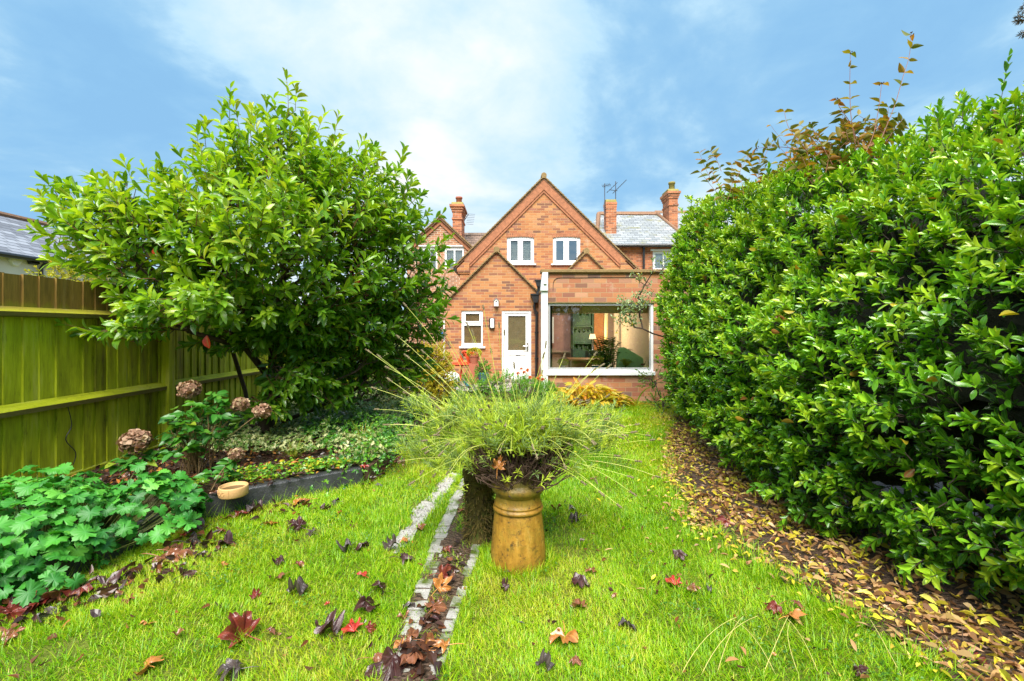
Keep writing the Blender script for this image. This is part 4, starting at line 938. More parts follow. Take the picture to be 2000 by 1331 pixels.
ell(600,715,5.5,.60,.4,.40,44,0);ell(760,710,6.2,.6,.4,.4,60,0)
ell(530,795,5.2,.28,.25,.13,16,0);ell(570,745,5.2,.35,.25,.2,22,0);ell(640,775,5.6,.4,.3,.18,22,0);ell(440,660,5.2,.35,.3,.2,16,0)
ell(480,440,4.3,.75,.3,.42,55,.1)
pts=[];dirs=[];cc=np.array([-2.9,5.4,1.9])
for c,r,n,sh in W:
    p,d=ellip_pts(c,r,n,sh);pts.append(p);dirs.append(nrm(nrm(p-cc)*.8+d*.3+np.array([0,0,.50])+R.normal(size=(n,3))*.22))
# leaders
for px,py,z in ((565,175,5.2),(578,190,5.25),(445,195,5.2),(425,225,5.1),(465,215,5.2),(700,275,5.4),(785,310,5.5),(800,350,5.6),(75,385,4.6),(100,360,4.6),(140,365,4.7),(175,350,4.7),(250,335,4.8),(300,345,4.8),(320,340,4.8),(655,250,5.4),(620,235,5.3),(860,470,5.9),(880,520,6.0),(520,215,5.2),(395,245,5.1),(380,260,5.),(500,225,5.2),(545,210,5.2),(590,240,5.2),(725,300,5.4),(755,330,5.5),(820,400,5.6)):
    pts.append(np.array([P(px,py,z)]));o=np.array([P(px,py,z)])[0]-cc;dirs.append(nrm(nrm(o)*.5+np.array([0,0,.7]))[None])
pts=np.concatenate(pts);dirs=np.concatenate(dirs)
low=pts[:,2]<1.5;dirs[low]=nrm(dirs[low]*np.array([1,1,.2])+np.array([0,0,-.25]))
ok=~((pts[:,0]<FX+.12)&(pts[:,2]<2.05));pts=pts[ok];dirs=dirs[ok]
Ls=R.uniform(.20,.46,len(pts));bases=pts-dirs*Ls[:,None]*.75
fm=MB();sm=MB();tm=MB()
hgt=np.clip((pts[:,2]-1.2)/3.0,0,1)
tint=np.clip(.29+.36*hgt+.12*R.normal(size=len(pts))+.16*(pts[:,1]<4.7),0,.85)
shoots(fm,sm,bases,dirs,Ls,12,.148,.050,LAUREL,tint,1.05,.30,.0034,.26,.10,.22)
# a few red leaves
rp=np.array([P(404,655,4.4),P(398,601,4.4),P(300,485,4.6),P(525,350,5.0),P(690,560,5.1)])
leaves(fm,LAUREL,rp,[(.2,-.2,-1),(1,0,-.1),(.5,-.3,-.4),(0,-.3,.9),(.4,-.5,.3)],[(0,-1,.2)]*5,.13,.06,1.0)
nodes=[base+(0,0,-.1),base+(.0,0,.16),base+(-.02,.02,.38),base+(.06,0,.75),base+(.10,-.05,1.15),base+(.25,-.1,1.7)]
par=[-1,0,1,2,3,4]
def chain(start,ps):
    p=start
    for q in ps: nodes.append(np.array(q,float));par.append(p);p=len(nodes)-1
chain(1,[base+(-.20,0,.2),base+(-.26,0,.6),base+(-.37,-.05,1.05),base+(-.45,-.15,1.5)])
chain(2,[base+(.22,.1,.62),base+(.38,.15,1.05),base+(.62,.1,1.5)])
chain(2,[base+(.28,-.2,.50),base+(.68,-.1,.66),base+(1.10,0,.85),base+(1.35,.1,1.2)])
chain(3,[base+(-.05,-.35,1.15),base+(-.4,-.8,1.35),base+(-.8,-1.0,1.62)])
chain(1,[base+(.5,.2,.35),base+(1.0,.4,.6),base+(1.3,.4,1.1)])
grow(tm,nodes,par,bases,.0030,.045)
# extra bare low twigs on the lower right
tips,_=ellip_pts(P(720,710,6.0),(1.05,.5,.45),260,0);grow(tm,nodes,par,tips,.0024,.03)
n0=np.array(nodes[0]);tm.segs([n0,n0+(.0,0,.12)],[n0+(0,0,.12),n0+(0,0,.42)],[.15,.12],[.12,.085],10,.4)
fm.build('foliage',LM['laurel'],shrub,smooth=True);sm.build('twigs',M['twig'],shrub);tm.build('stems',M['bark'],shrub,smooth=True)

# ---- hedge ----
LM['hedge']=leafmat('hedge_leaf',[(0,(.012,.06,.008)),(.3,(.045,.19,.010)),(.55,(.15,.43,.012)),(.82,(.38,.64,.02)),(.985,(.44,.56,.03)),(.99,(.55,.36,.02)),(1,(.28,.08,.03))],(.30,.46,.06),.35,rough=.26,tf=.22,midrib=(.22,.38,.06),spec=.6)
hedge=thing('evergreen_hedge','very tall dense glossy evergreen hedge bulging over the right side of the lawn','hedge',(3.2,4.5,0))
prof=[(2.66,.10),(2.28,.20),(2.12,.45),(2.04,.85),(2.03,1.35),(2.10,1.9),(2.24,2.4),(2.42,2.8),(2.68,3.08),(3.1,3.22),(3.7,3.3),(4.6,3.25)]
pa=np.array(prof);seg=np.linalg.norm(np.diff(pa,axis=0),axis=1);cum=np.concatenate([[0],np.cumsum(seg)])
def hsurf(s,y):
    """s in [0,total], y along; returns pos and outward normal"""
    x=np.interp(s,cum,pa[:,0]);z=np.interp(s,cum,pa[:,1])
    dx=np.interp(s+.05,cum,pa[:,0])-np.interp(s-.05,cum,pa[:,0]);dz=np.interp(s+.05,cum,pa[:,1])-np.interp(s-.05,cum,pa[:,1])
    nx=-dz;nz=dx;l=np.hypot(nx,nz)+1e-9;nx/=l;nz/=l
    b=.55*(fbm(s*1.0,y,1.25,11)-.5)+.34*(fbm(s,y,3.4,12)-.5)
    # far end rounding
    e=np.clip((y-6.9)/.95,0,1);end=1-np.sqrt(np.clip(1-e*e,0,1))
    xo=.05*np.clip(y-2,-1,5)+.10*(y>5)*(y-5)*.3; zo=.17*np.clip(y-5.6,-2.2,2.2)*np.clip(z/2,0,1)+.16*np.clip(2.9-y,0,1.6)*np.clip(1-z/1.2,0,1);xo=0
    c=np.array([3.4,1.7])
    xo=.05*np.clip(y-2,-1,5)+.03*np.clip(y-5,0,3)+.30*np.clip(3.3-y,0,2.2)
    px=x+xo+nx*b;pz=z+zo+nz*b
    px=px+(c[0]-px)*end*.75;pz=pz+(c[1]-pz)*end*.5
    pz=np.maximum(pz,.10)
    ny=e*1.2;N_=nrm(np.stack([nx*(1-e*.6),ny+0*nx,nz],-1))
    return np.stack([px,y,pz],-1),N_
tot=cum[-1]
fm=MB();sm=MB()
def hedge_layer(n,inset,tbase,L0,nl,ymin=.55,ymax=7.85,ll=.082,lw=.032,smax=tot):
    s=R.uniform(0,smax,n)**1.0;y=R.uniform(ymin,ymax,n)
    # density a bit higher close to camera is unnecessary; keep uniform
    p,nn=hsurf(s,y);cl=fbm(s,y,2.4,21);d=nrm(nn+np.array([0,0,.55])+R.normal(size=(n,3))*.38)
    L=L0*R.uniform(.7,1.3,n);b=p-d*(L*.6)[:,None]-nn*(inset*R.uniform(.3,1.3,n))[:,None]
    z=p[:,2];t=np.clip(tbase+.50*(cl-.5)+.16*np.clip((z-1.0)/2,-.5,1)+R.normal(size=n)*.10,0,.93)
    k=R.rand(n)<.004;t[k]=R.uniform(.985,1.1,k.sum())
    keep=(b[:,2]>.12);b=b[keep];d=d[keep];L=L[keep];t=t[keep]
    big=np.where(b[:,1]<3.2,1.12,1.0)
    shoots(fm,sm,b,d,L,nl,ll,lw,OVAL,t,1.0,.02,.003,.30,.15)
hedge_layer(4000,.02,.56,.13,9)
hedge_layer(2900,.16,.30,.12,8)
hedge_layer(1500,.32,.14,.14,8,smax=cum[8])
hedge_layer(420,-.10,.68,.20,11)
# stray single leaves orange / yellow
n=110;s=R.uniform(0,cum[9],n);y=R.uniform(1.5,7.5,n);p,nn=hsurf(s,y);leaves(fm,OVAL,p,nn+rdir(n)*.5,rdir(n,.5),.085,.04,R.choice([.99,1.0,.995],n))
# upright leader shoots on top
tb=np.array([P(1950,190,3.2),P(1830,215,3.3),P(1880,200,3.3),P(1990,210,3.1),P(1810,250,3.5),P(1640,300,4.4),P(1500,335,5.),P(1400,385,6.2),P(1350,430,7.0),P(1925,215,3.1)])
shoots(fm,sm,tb-(0,0,.12),nrm(np.tile([0.05,0,1.],(len(tb),1))+R.normal(size=(len(tb),3))*.12),np.array([.40,.2,.2,.22,.2,.15,.2,.2,.15,.15]),12,.07,.03,OVAL,.55,.7,0,.003,.2,.2)
hf=fm.build('foliage',LM['hedge'],hedge,smooth=True);sm.build('shoots',M['bark'],hedge)
# solid near-black shell added inside the hedge to block light
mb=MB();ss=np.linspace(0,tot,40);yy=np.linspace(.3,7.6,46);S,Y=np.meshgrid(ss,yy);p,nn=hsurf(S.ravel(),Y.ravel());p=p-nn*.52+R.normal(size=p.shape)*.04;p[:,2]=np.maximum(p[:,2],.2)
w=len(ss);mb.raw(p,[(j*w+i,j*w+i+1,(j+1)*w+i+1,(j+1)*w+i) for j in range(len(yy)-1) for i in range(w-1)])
mb.build('dark_core',plain('hedge_interior',(.018,.022,.010),.95,.5,14,.8,bd=.03),hedge)
mb=MB()
for i in range(16):
    y=1.6+i*.4+R.normal()*.08;x=2.95+R.normal()*.1
    for k in range(3):
        q=[np.array([x,y,0.])];d=np.array([R.normal()*.25-.1,R.normal()*.3,1.])
        for j in range(4): q.append(q[-1]+d*.22+R.normal(size=3)*.03)
        mb.tube(q,[.022,.018,.014,.012,.01],6)
mb.build('stems',M['bark'],hedge)

# ---- climber on top of hedge ----
LM['climber']=leafmat('climber_leaf',[(0,(.06,.10,.02)),(.4,(.16,.18,.03)),(.7,(.30,.22,.03)),(1,(.42,.14,.03))],rough=.5,tf=.35)
cl=thing('climbing_vine','bronze and orange leaved vine sprouting above the top of the tall hedge','vine',P(1620,320,4.3))
sm=MB();fm=MB();bm=MB()
def vine(pts,z,r=.004,lsz=.085,n=7,berries=True,t0=.3,t1=.9):
    q=smooth([P(a,b,z+.05*i) for i,(a,b) in enumerate(pts)],6);sm.tube(q,np.linspace(r,r*.45,len(q)),5)
    L=len(q);ii=np.linspace(2,L-1,n).astype(int)
    for i in ii:
        d=nrm(q[min(i+1,L-1)]-q[i-1]);s=nrm(np.cross(d,[0,1,0]))
        for sg in (-1,1):
            if R.rand()<.12: continue
            ld=s*sg*1.0+d*R.uniform(-.1,.7)+np.array([0,R.normal()*.5,0]);sz=lsz*R.uniform(.8,1.3)
            leaves(fm,HEART,[q[i]],[ld],[nrm(d+R.normal(size=3)*.5)],sz,sz*.42,R.uniform(t0,t1))
    if berries:
        for k in range(6):
            c=q[-1]+R.normal(size=3)*.012+np.array([0,0,.01]);bm.lathe([(.001,-.006),(.005,-.003),(.006,0),(.004,.004),(.001,.006)],tuple(c),6)
vine([(1665,350),(1672,300),(1662,225),(1660,165),(1661,105)],4.1,n=9)
vine([(1700,330),(1722,270),(1748,205),(1764,150),(1776,110),(1780,68)],4.1,n=9)
vine([(1600,320),(1560,275),(1540,248),(1532,218)],4.4,n=6,berries=False)
vine([(1690,300),(1705,265),(1715,220),(1722,165)],4.0,n=5,t0=.6,t1=1)
vine([(1680,290),(1660,240),(1640,210),(1635,195)],4.2,n=5,t0=.5,t1=1)
vine([(1600,300),(1550,290),(1510,287),(1478,290)],4.5,n=5)
vine([(1700,330),(1760,330),(1770,350)],4.1,n=3,berries=False)
vine([(1630,330),(1595,265),(1583,245)],4.3,n=5,t0=.1,t1=.5)
for k in range(62):
    a=R.uniform(1390,1740);b=345-(a-1400)*.22+R.uniform(-42,38);dx=R.uniform(-60,60)
    vine([(a,b+25),(a+dx*.5,b),(a+dx,b-R.uniform(5,35))],R.uniform(4.2,4.8) if a>1560 else R.uniform(4.9,5.9),.003,.10,R.randint(4,8),False,.15,.95)
fm.build('foliage',LM['climber'],cl,smooth=True);sm.build('stem',M['twig'],cl);bm.build('berries',M['bark'],cl)
# pale-leaved branch poking out of hedge in front of the picture window
LM['pale']=leafmat('pale_leaf',[(0,(.18,.30,.12)),(.6,(.34,.46,.24)),(.9,(.46,.54,.30)),(1,(.55,.42,.03))],rough=.5,tf=.3)
br=thing('pale_leaved_branch','thin branch with pale grey-green leaves reaching out of the hedge across the picture window','branch',P(1275,655,7.6))
sm=MB();fm=MB();z=7.6
nodes=[P(1330,668,z),P(1275,652,z),P(1255,642,z),P(1240,640,z),P(1232,626,z)];tips=[];
for c,r,n in (((1225,615),(22,22),60),((1250,590),(20,14),30),((1218,590),(10,8),8),((1262,560),(16,18),14),((1300,515),(25,22),24),((1245,545),(10,10),6)):
    for _ in range(n): tips.append(P(c[0]+R.normal()*r[0]*.6,c[1]+R.normal()*r[1]*.6,z+R.normal()*.08))
tips=np.array(tips);grow(sm,nodes,[-1,0,1,2,3],tips,.0022,.014)
n=len(tips)
for k in range(5): leaves(fm,OVAL,tips+R.normal(size=(n,3))*.02,rdir(n,.2),rdir(n,.6),.05,.022,np.where(R.rand(n)<.05,1,R.uniform(0,.9,n)))
fm.build('foliage',LM['pale'],br,smooth=True);sm.build('stem',M['bark'],br)
# arching dry twig near the hedge foot + board
mb=MB();q=smooth([P(1605,1012,3.35),P(1607,985,3.35),P(1612,955,3.35),P(1622,938,3.36),P(1636,935,3.36)],5);mb.tube(q,[.004]*len(q),6)
q=smooth([P(1613,953,3.35),P(1625,948,3.35),P(1637,953,3.34)],4);mb.tube(q,.0025,5)
simple(mb,'dead_twig',M['drytwig'],'pale brown hooked dead twig standing up against the foot of the hedge','twig',P(1605,1012,3.35),smooth=True)
mb=MB();mb.box(2.84,2.88,1.0,2.92,-.02,.16);mb.box(2.82,2.90,2.90,2.98,-.05,.24)
simple(mb,'edging_board',plain('red_brown_board',(.15,.05,.03),.7,.4,7,.3),'low red-brown board under the hedge at the right edge','board',(2.86,2.,0),bevel=.005)

# ---- chimney pot planter ----
PC=(PX(1012,2.93),2.95,-.01);prx,pry=PC[0],PC[1]
pot=thing('chimney_pot_planter','tall yellow salt-glazed clay chimney pot used as a planter standing on the lawn','planter',PC)
prof=[(.172,0),(.178,.02),(.176,.10),(.168,.20),(.158,.30),(.151,.352),(.150,.356),(.160,.360),(.163,.370),(.160,.380),(.150,.384),(.148,.388),(.154,.393),(.154,.400),(.148,.405),(.146,.43),(.143,.452),(.145,.460),(.155,.466),(.158,.476),(.166,.482),(.171,.495),(.171,.510),(.164,.522),(.151,.532),(.148,.540),(.148,.572),(.145,.578),(.134,.580),(.129,.572),(.127,.50),(.125,.42)]
mb=MB();mb.lathe(prof,PC,56,wob=.008);mb.build('body',M['pot'],pot,smooth=True)
mb=MB();mb.lathe([(.001,.50),(.05,.505),(.128,.495)],PC,24);mb.build('soil',M['soil'],pot)
# ---- lavender ----
LM['lav']=leafmat('lavender_leaf',[(0,(.20,.30,.12)),(.35,(.34,.48,.15)),(.7,(.50,.66,.05)),(1,(.68,.76,.08))],rough=.6,tf=.3)
M['lavstem']=leafmat('lavender_stem',[(0,(.22,.30,.03)),(.5,(.48,.58,.06)),(1,(.70,.70,.16))],rough=.5,tf=.15)
M['spike']=plain('dried_flower_spike',(.20,.16,.085),.9,.5,60,.5)
lav=thing('lavender','straggly lime-green lavender with dry grey flower spikes spilling out of the chimney pot','lavender',(prx,pry,.52))
wm=MB();fm=MB();sm=MB();hm=MB()
root=np.array([prx,pry,.52])
# woody stems
tips=[];n=620
th=R.uniform(0,2*np.pi,n);rr=R.uniform(.05,1,n)**.7
tips=np.stack([root[0]+.02+.40*rr*np.cos(th)*np.where(np.cos(th)<0,.95,.85),root[1]+.30*rr*np.sin(th),root[2]+.05+.16*(1-rr)+.24*R.rand(n)],-1)
q0=np.tile(root,(n,1))+np.stack([R.normal(size=n)*.05,R.normal(size=n)*.05,np.full(n,-.04)],-1)
mid=(q0+tips)/2+R.normal(size=(n,3))*.025+np.array([0,0,-.02])
wm.segs(q0,mid,.0055,.004,5,.3);wm.segs(mid,tips,.004,.0028,5,.4)
dn=(tips-mid)
for k in range(3):   # bristly dead leaves on stems
    u=R.rand(n,1);b=mid+dn*u;wm.segs(b,b+rdir(n)*.028,.0018,.0006,3,.3)
    u=R.rand(n,1);b=q0+(mid-q0)*u;wm.segs(b,b+rdir(n)*.028,.0018,.0006,3,.3)
for k in range(2):
    j=R.randint(0,n,900);u=R.rand(900,1);b=mid[j]+dn[j]*u;wm.segs(b,b+rdir(900)*.035,.0016,.0006,3,.3)
# leafy tufts
n2=620;j=R.randint(0,n,n2);tb=tips[j]+R.normal(size=(n2,3))*np.array([.05,.05,.03])
# extra canopy dome
th=R.uniform(0,2*np.pi,n2);rr=np.sqrt(R.rand(n2));dome=np.stack([root[0]+.0+.53*rr*np.cos(th),root[1]+.10+.36*rr*np.sin(th),root[2]+.27+.20*np.sqrt(1-rr*rr*.9)*R.uniform(.5,1.1,n2)],-1)
lob=.75+.5*noise2(dome[:,0]*6,dome[:,1]*6+dome[:,2]*4,1,5);dome=root+(dome-root)*lob[:,None];sb=[];
for c_,r_,m_ in (((835,870,2.95),(.20,.15,.10),90),((880,905,2.85),(.12,.10,.06),45),((1165,860,3.0),(.15,.12,.10),60),((825,800,3.05),(.14,.14,.09),32),((1180,815,3.05),(.12,.12,.08),24)):
    sb.append(ellip_pts(P(*c_),r_,m_,.1)[0])
tb=np.concatenate([tb,dome]+sb);kf=~((tb[:,2]<root[2]+.25)&(np.abs(tb[:,0]-root[0]-.03)<.27)&(tb[:,1]<root[1]+.12));kf|=R.rand(len(tb))<.22;tb=tb[kf];n3=len(tb);out=nrm(tb-root+np.array([0,0,-.02]));d=nrm(out+np.array([0,0,.5])+R.normal(size=(n3,3))*.25)
shoots(fm,sm,tb-d*.04,d,R.uniform(.06,.13,n3),12,.048,.0066,SLIM,np.clip(.42+.28*R.normal(size=n3),0,.94),.75,0,.0018,.25,.05)
# long strap-like lime leaves
n4=1100;th=R.uniform(0,2*np.pi,n4);b=root+np.stack([np.cos(th)*.33*R.rand(n4),np.sin(th)*.28*R.rand(n4),R.uniform(.22,.40,n4)],-1)
d=nrm(b-root+np.array([0,0,.08])+R.normal(size=(n4,3))*.15);leaves(fm,SLIM,b,d+R.normal(size=(n4,3))*.25,rdir(n4,1),R.uniform(.06,.13,n4),R.uniform(.006,.011,n4),np.clip(R.uniform(.5,1,n4),0,1))
# long flowering stems
def stem(b,d,L,droop,head=True,r=.0016,hl=None,tint=None):
    K=9;pts=[b];dd=nrm(np.array(d,float))
    for k in range(K-1):
        dd=nrm(dd+np.array([0,0,-droop*(k+1)/K])+R.normal(size=3)*.055);pts.append(pts[-1]+dd*L/(K-1))
    pts=np.array(pts)
    e_=pts[-1]
    if pts[:,2].min()<.05: return
    if (pts[:,2]<.72).any() and (pts[(pts[:,2]<.72)][:,1]<3.05).any() and (np.abs(pts[(pts[:,2]<.72)][:,0]-root[0])<.30).any(): return
    t=R.uniform(.3,1) if tint is None else tint
    sm.segs(pts[:-1],pts[1:],np.linspace(r,r*.7,K-1),np.linspace(r,r*.65,K-1),4,t)
    if R.rand()<.45:
        i=R.randint(2,6);leaves(fm,SLIM,[pts[i],pts[i]],[nrm(np.cross(dd,[0,1,.2]))+dd,-nrm(np.cross(dd,[0,1,.2]))+dd],[(0,0,1.)]*2,.045,.004,.6)
    if head:
        h=hl or R.uniform(.025,.045);m=4 if h<.05 else 6;e=pts[-1];w=R.uniform(.0045,.0068)
        for q in range(m):
            c=e+dd*h*q/m;hm.segs([c-dd*.002],[c+dd*h/m*.75],w*(1-.12*abs(q-m/2)),w*(.75-.1*q/m),6,R.rand())
            for z in range(4): hm.segs([c],[c+nrm(rdir(1)[0]+dd*.8)*w*1.9],.0022,.001,3,R.rand())
        if R.rand()<.3: c=e-dd*R.uniform(.02,.035);hm.segs([c],[c+dd*.009],.0045,.0035,5)
for i in range(540):
    th=R.uniform(0,2*np.pi);f=R.rand()
    up=R.uniform(.40,1.3);d=np.array([math.cos(th),.75*math.sin(th),up])
    b=root+np.array([math.cos(th)*.22*R.rand(),math.sin(th)*.2*R.rand(),R.uniform(.05,.25)])
    L=R.uniform(.28,.62) ;stem(b,d,L,R.uniform(.05,.5),R.rand()<.62)
# placed long ones read off the photograph: targets (px,py,depth)
TG=[(725,690,3.0),(745,700,3.1),(780,660,3.0),(795,600,3.1),(870,655,3.0),(840,720,3.0),(765,745,3.0),(800,770,3.0),(735,760,3.1),(760,830,2.9),(790,850,2.9),(740,800,3.0),(915,640,3.0),(925,655,3.0),(960,690,3.0),(945,605,3.0),(975,640,2.95),(985,655,3.0),(1005,720,2.9),(1015,760,2.8),(1035,770,2.8),(1060,700,3.0),(1065,680,3.1),(1100,700,3.05),(1160,695,3.0),(1155,728,3.0),(1170,718,2.9),(1185,720,3.),(1240,830,2.9),(1215,850,2.9),(1232,845,2.8),(1260,850,2.9),(1200,890,2.7),(1225,930,2.7),(1240,900,2.8),(1230,960,2.6),(1270,860,3.1),(1170,960,2.6),(1205,985,2.6),(1135,940,2.6),(1280,930,2.8),(810,940,2.6),(790,900,2.7),(835,860,2.7),(880,680,2.9),(905,700,2.9),(830,690,3.0),(1130,790,2.8),(1180,820,2.8),(1100,830,2.7),(760,720,3.1),(800,700,3.0),(850,780,2.8)]
def toward(tx,hl=None,r=.0017):
    T_=np.array(P(*tx));b=root+np.array([(T_[0]-root[0])*.12,R.normal()*.04,R.uniform(.08,.2)])
    K=10;c=(b+T_)/2+np.array([R.normal()*.03,R.normal()*.03,.03+R.uniform(.02,.20)*np.linalg.norm((T_-b)[:2])]);u=np.linspace(0,1,K)[:,None];pts=(1-u)**2*b+2*u*(1-u)*c+u*u*T_
    sm.segs(pts[:-1],pts[1:],r,r*.75,4,R.uniform(.5,1));dd=nrm(pts[-1]-pts[-2]);h=hl or R.uniform(.03,.05);e=pts[-1];w=.0062
    for q in range(6):
        c=e+dd*h*q/6;hm.segs([c-dd*.002],[c+dd*h/6*.8],w*(1-.12*abs(q-2.5)),w*.7,6,R.rand())
        for z in range(5): hm.segs([c],[c+nrm(rdir(1)[0]+dd*.8)*w*1.7],.0022,.001,3,R.rand())
for t in TG: toward(t)
wm.build('woody_stems',plain('dark_woody_stem',(.10,.058,.040),.9,.7,70,.2),lav);fm.build('foliage',LM['lav'],lav);sm.build('flower_stems',M['lavstem'],lav);hm.build('flower_spikes',M['spike'],lav)
# mossy stump behind the pot
mb=MB();c=(-.235,3.25,0);mb.lathe([(.10,0),(.085,.1),(.08,.25),(.09,.4),(.10,.5),(.08,.55),(.001,.56)],c,20,wob=.22)
stp=thing('mossy_stump','dark moss-covered stump half hidden directly behind the chimney pot','stump',c);mb.build('trunk',M['moss'],stp,smooth=True)
mb=MB();n=1500;th=R.uniform(0,6.28,n);zz=R.uniform(.02,.55,n);p=np.array(c)+np.stack([np.cos(th)*.088,np.sin(th)*.088,zz],-1);dd=np.stack([np.cos(th),np.sin(th),np.full(n,-.6)],-1);leaves(mb,SLIM,p,dd+R.normal(size=(n,3))*.5,rdir(n),R.uniform(.02,.06,n),.007,R.rand(n))
mb.build('moss',leafmat('stump_moss',[(0,(.05,.035,.012)),(.5,(.14,.12,.02)),(1,(.22,.14,.04))],rough=.9,tf=.1),stp)

# ---- grass ----
LM['grass']=leafmat('grass_blade',[(0,(.10,.28,.006)),(.3,(.19,.43,.006)),(.6,(.34,.57,.008)),(.85,(.56,.64,.02)),(1,(.60,.50,.14))],rough=.42,tf=.35,spec=.4)
def lawnmask(x,y):
    k=~inpoly(x,y,BED)&~(inpoly(x+.10*(noise2(x,y,14)-.5),y+.1*(noise2(x,y,11,3)-.5),GR)&(noise2(x,y,17,4)<.72))
    ch=(y<5.2)&(x>edgex(y,0)-.03-.02*noise2(x,y,9))&(x<edgex(y,1)+.02)&(y<4.6)
    ch&=~((y>3.35)&(x>-.42));ch&=~((noise2(x,y,10,6)>.70)&(R.rand(len(x))<.5))
    k&=~ch
    k&=~((np.hypot(x-PC[0],y-PC[1])<.165)|(np.hypot(x+.235,y-3.25)<.09))
    e=inpoly(x+.10*(fbm(x,y,5,8)-.5)*2,y,LIT);k&=~(e&(R.rand(len(x))>.035))
    k&=x>-3.6
    return k
def grass(nm,n,xr,yr,h,w,mbx):
    x=R.uniform(xr[0],xr[1],n);y=R.uniform(yr[0],yr[1],n);k=lawnmask(x,y);x=x[k];y=y[k]
    d=fbm(x,y,3.2,31);k=R.rand(len(x))<np.clip(-.05+1.9*d,.08,1);x=x[k];y=y[k];n=len(x)
    hh=h*(.55+.9*fbm(x,y,2.1,33))*R.uniform(.6,1.25,n)
    a=fbm(x,y,2.6,35)*8+R.normal(size=n)*1.5;lean=R.uniform(.15,1.15,n)
    dd=np.stack([np.cos(a)*lean,np.sin(a)*lean,np.ones(n)],-1)
    nn=nrm(np.stack([-np.cos(a),-np.sin(a),lean],-1)*-1+R.normal(size=(n,3))*.25)
    pat=fbm(x,y,1.1,37);t=np.clip(.04+.95*pat+.20*R.normal(size=n)+.06*np.clip(y-3,0,5),0,.93);dry=R.rand(n)<.05+.10*(pat>.62);t[dry]=R.uniform(.85,1,dry.sum())
    leaves(mbx,BLADE,np.stack([x,y,gz(x,y)-.004],-1),dd,nn,hh,w*R.uniform(.7,1.3,n),t)
gm_=MB()
grass('near',210000,(-3.0,2.1),(1.35,3.4),.044,.0034,gm_)
grass('mid',120000,(-2.4,2.2),(3.4,5.6),.050,.0048,gm_)
grass('far',95000,(-2.0,3.3),(5.6,8.7),.055,.008,gm_)
# taller tufts near pot, kerb, litter border
def tufts(cs,n,r,h,w,t0,t1,lean=.8):
    for (x,y) in cs:
        a=R.uniform(0,6.28,n);q=R.rand(n)*r;p=np.stack([x+np.cos(a)*q,y+np.sin(a)*q,gz(x,y)+np.zeros(n)],-1)
        l=R.uniform(.1,lean,n);a2=a+R.normal(size=n)*.7;dd=np.stack([np.cos(a2)*l,np.sin(a2)*l,np.ones(n)],-1);nn=np.stack([np.cos(a2),np.sin(a2),-l],-1)
        leaves(gm_,BLADE,p,dd,nn,h*R.uniform(.5,1.2,n),w,R.uniform(t0,t1,n))
cs=[(PC[0]+math.cos(a)*.20,PC[1]+math.sin(a)*.20) for a in np.linspace(0,6.28,34)];tufts(cs,34,.05,.085,.0035,.2,.95)
cs=[(x+.03,y-.03) for x,y in smooth(line,5) if y>1.8];tufts(cs,26,.06,.13,.0038,.1,.7)
cs=[(x+R.normal()*.08-.06,y+R.normal()*.08) for x,y in smooth(LIT[1:10],9)];tufts(cs,55,.10,.10,.0036,.1,.8,1.2)
cs=[(R.uniform(-2.3,1.8),R.uniform(1.6,4.5)) for _ in range(170)];cs=[c for c in cs if lawnmask(np.array([c[0]]),np.array([c[1]]))[0]];tufts(cs,30,.06,.085,.0036,.05,.75,1.0)
cs=[(edgex(y,1)+.07+R.normal()*.01,y) for y in np.arange(1.3,3.1,.05)]+[(edgex(y,0)-.08,y) for y in np.arange(1.3,4.8,.06)];tufts(cs,22,.035,.06,.0034,.1,.8,.9)
tag(gm_.build('grass',LM['grass']),'bright lime-green wet lawn grass growing over the garden','grass',kind='stuff')
mb=MB();n=26000;x=R.uniform(-2.6,2.,n);y=R.uniform(1.5,6,n);k=lawnmask(x,y)&(fbm(x,y,2.7,71)>.60);x=x[k];y=y[k];n=len(x)
leaves(mb,OVAL,np.stack([x,y,gz(x,y)+R.uniform(.012,.034,n)],-1),np.stack([R.normal(size=n),R.normal(size=n),R.normal(size=n)*.3],-1),rdir(n,1.6),R.uniform(.010,.020,n),R.uniform(.008,.014,n),R.uniform(.0,.7,n))
tag(mb.build('clover_and_moss',leafmat('clover_leaf',[(0,(.04,.13,.012)),(.5,(.10,.26,.02)),(1,(.24,.34,.03))],rough=.5,tf=.2),org=(0,3,0)),'small-leaved clover and moss patches creeping through the lawn','clover',kind='stuff')
# dry long stalks at the bottom right
mb=MB()
for (a,b,c,d_) in ((1330,1345,1440,1215),(1400,1340,1452,1190),(1515,1345,1432,1225),(1490,1340,1540,1240),(1560,1345,1545,1235),(1600,1345,1530,1230),(1370,1345,1480,1290),(1760,1345,1700,1270)):
    z=1.98;p0=np.array([PX(a,z),z,0.]);e=np.array([PX(c,z+.12),z+.12,.14+R.rand()*.05]);m_=(p0+e)/2+np.array([R.normal()*.02,.02,.06]);u=np.linspace(0,1,9)[:,None];q=(1-u)**2*p0+2*u*(1-u)*m_+u*u*e;mb.tube(q,np.linspace(.0016,.0008,9),4)
tag(mb.build('dry_grass_stalks',plain('straw',(.52,.44,.14),.7,.1,20,0),org=(1.1,2,0)),'thin straw-coloured dry grass stalks arching over the lawn at the bottom right','grass stalks',kind='stuff')

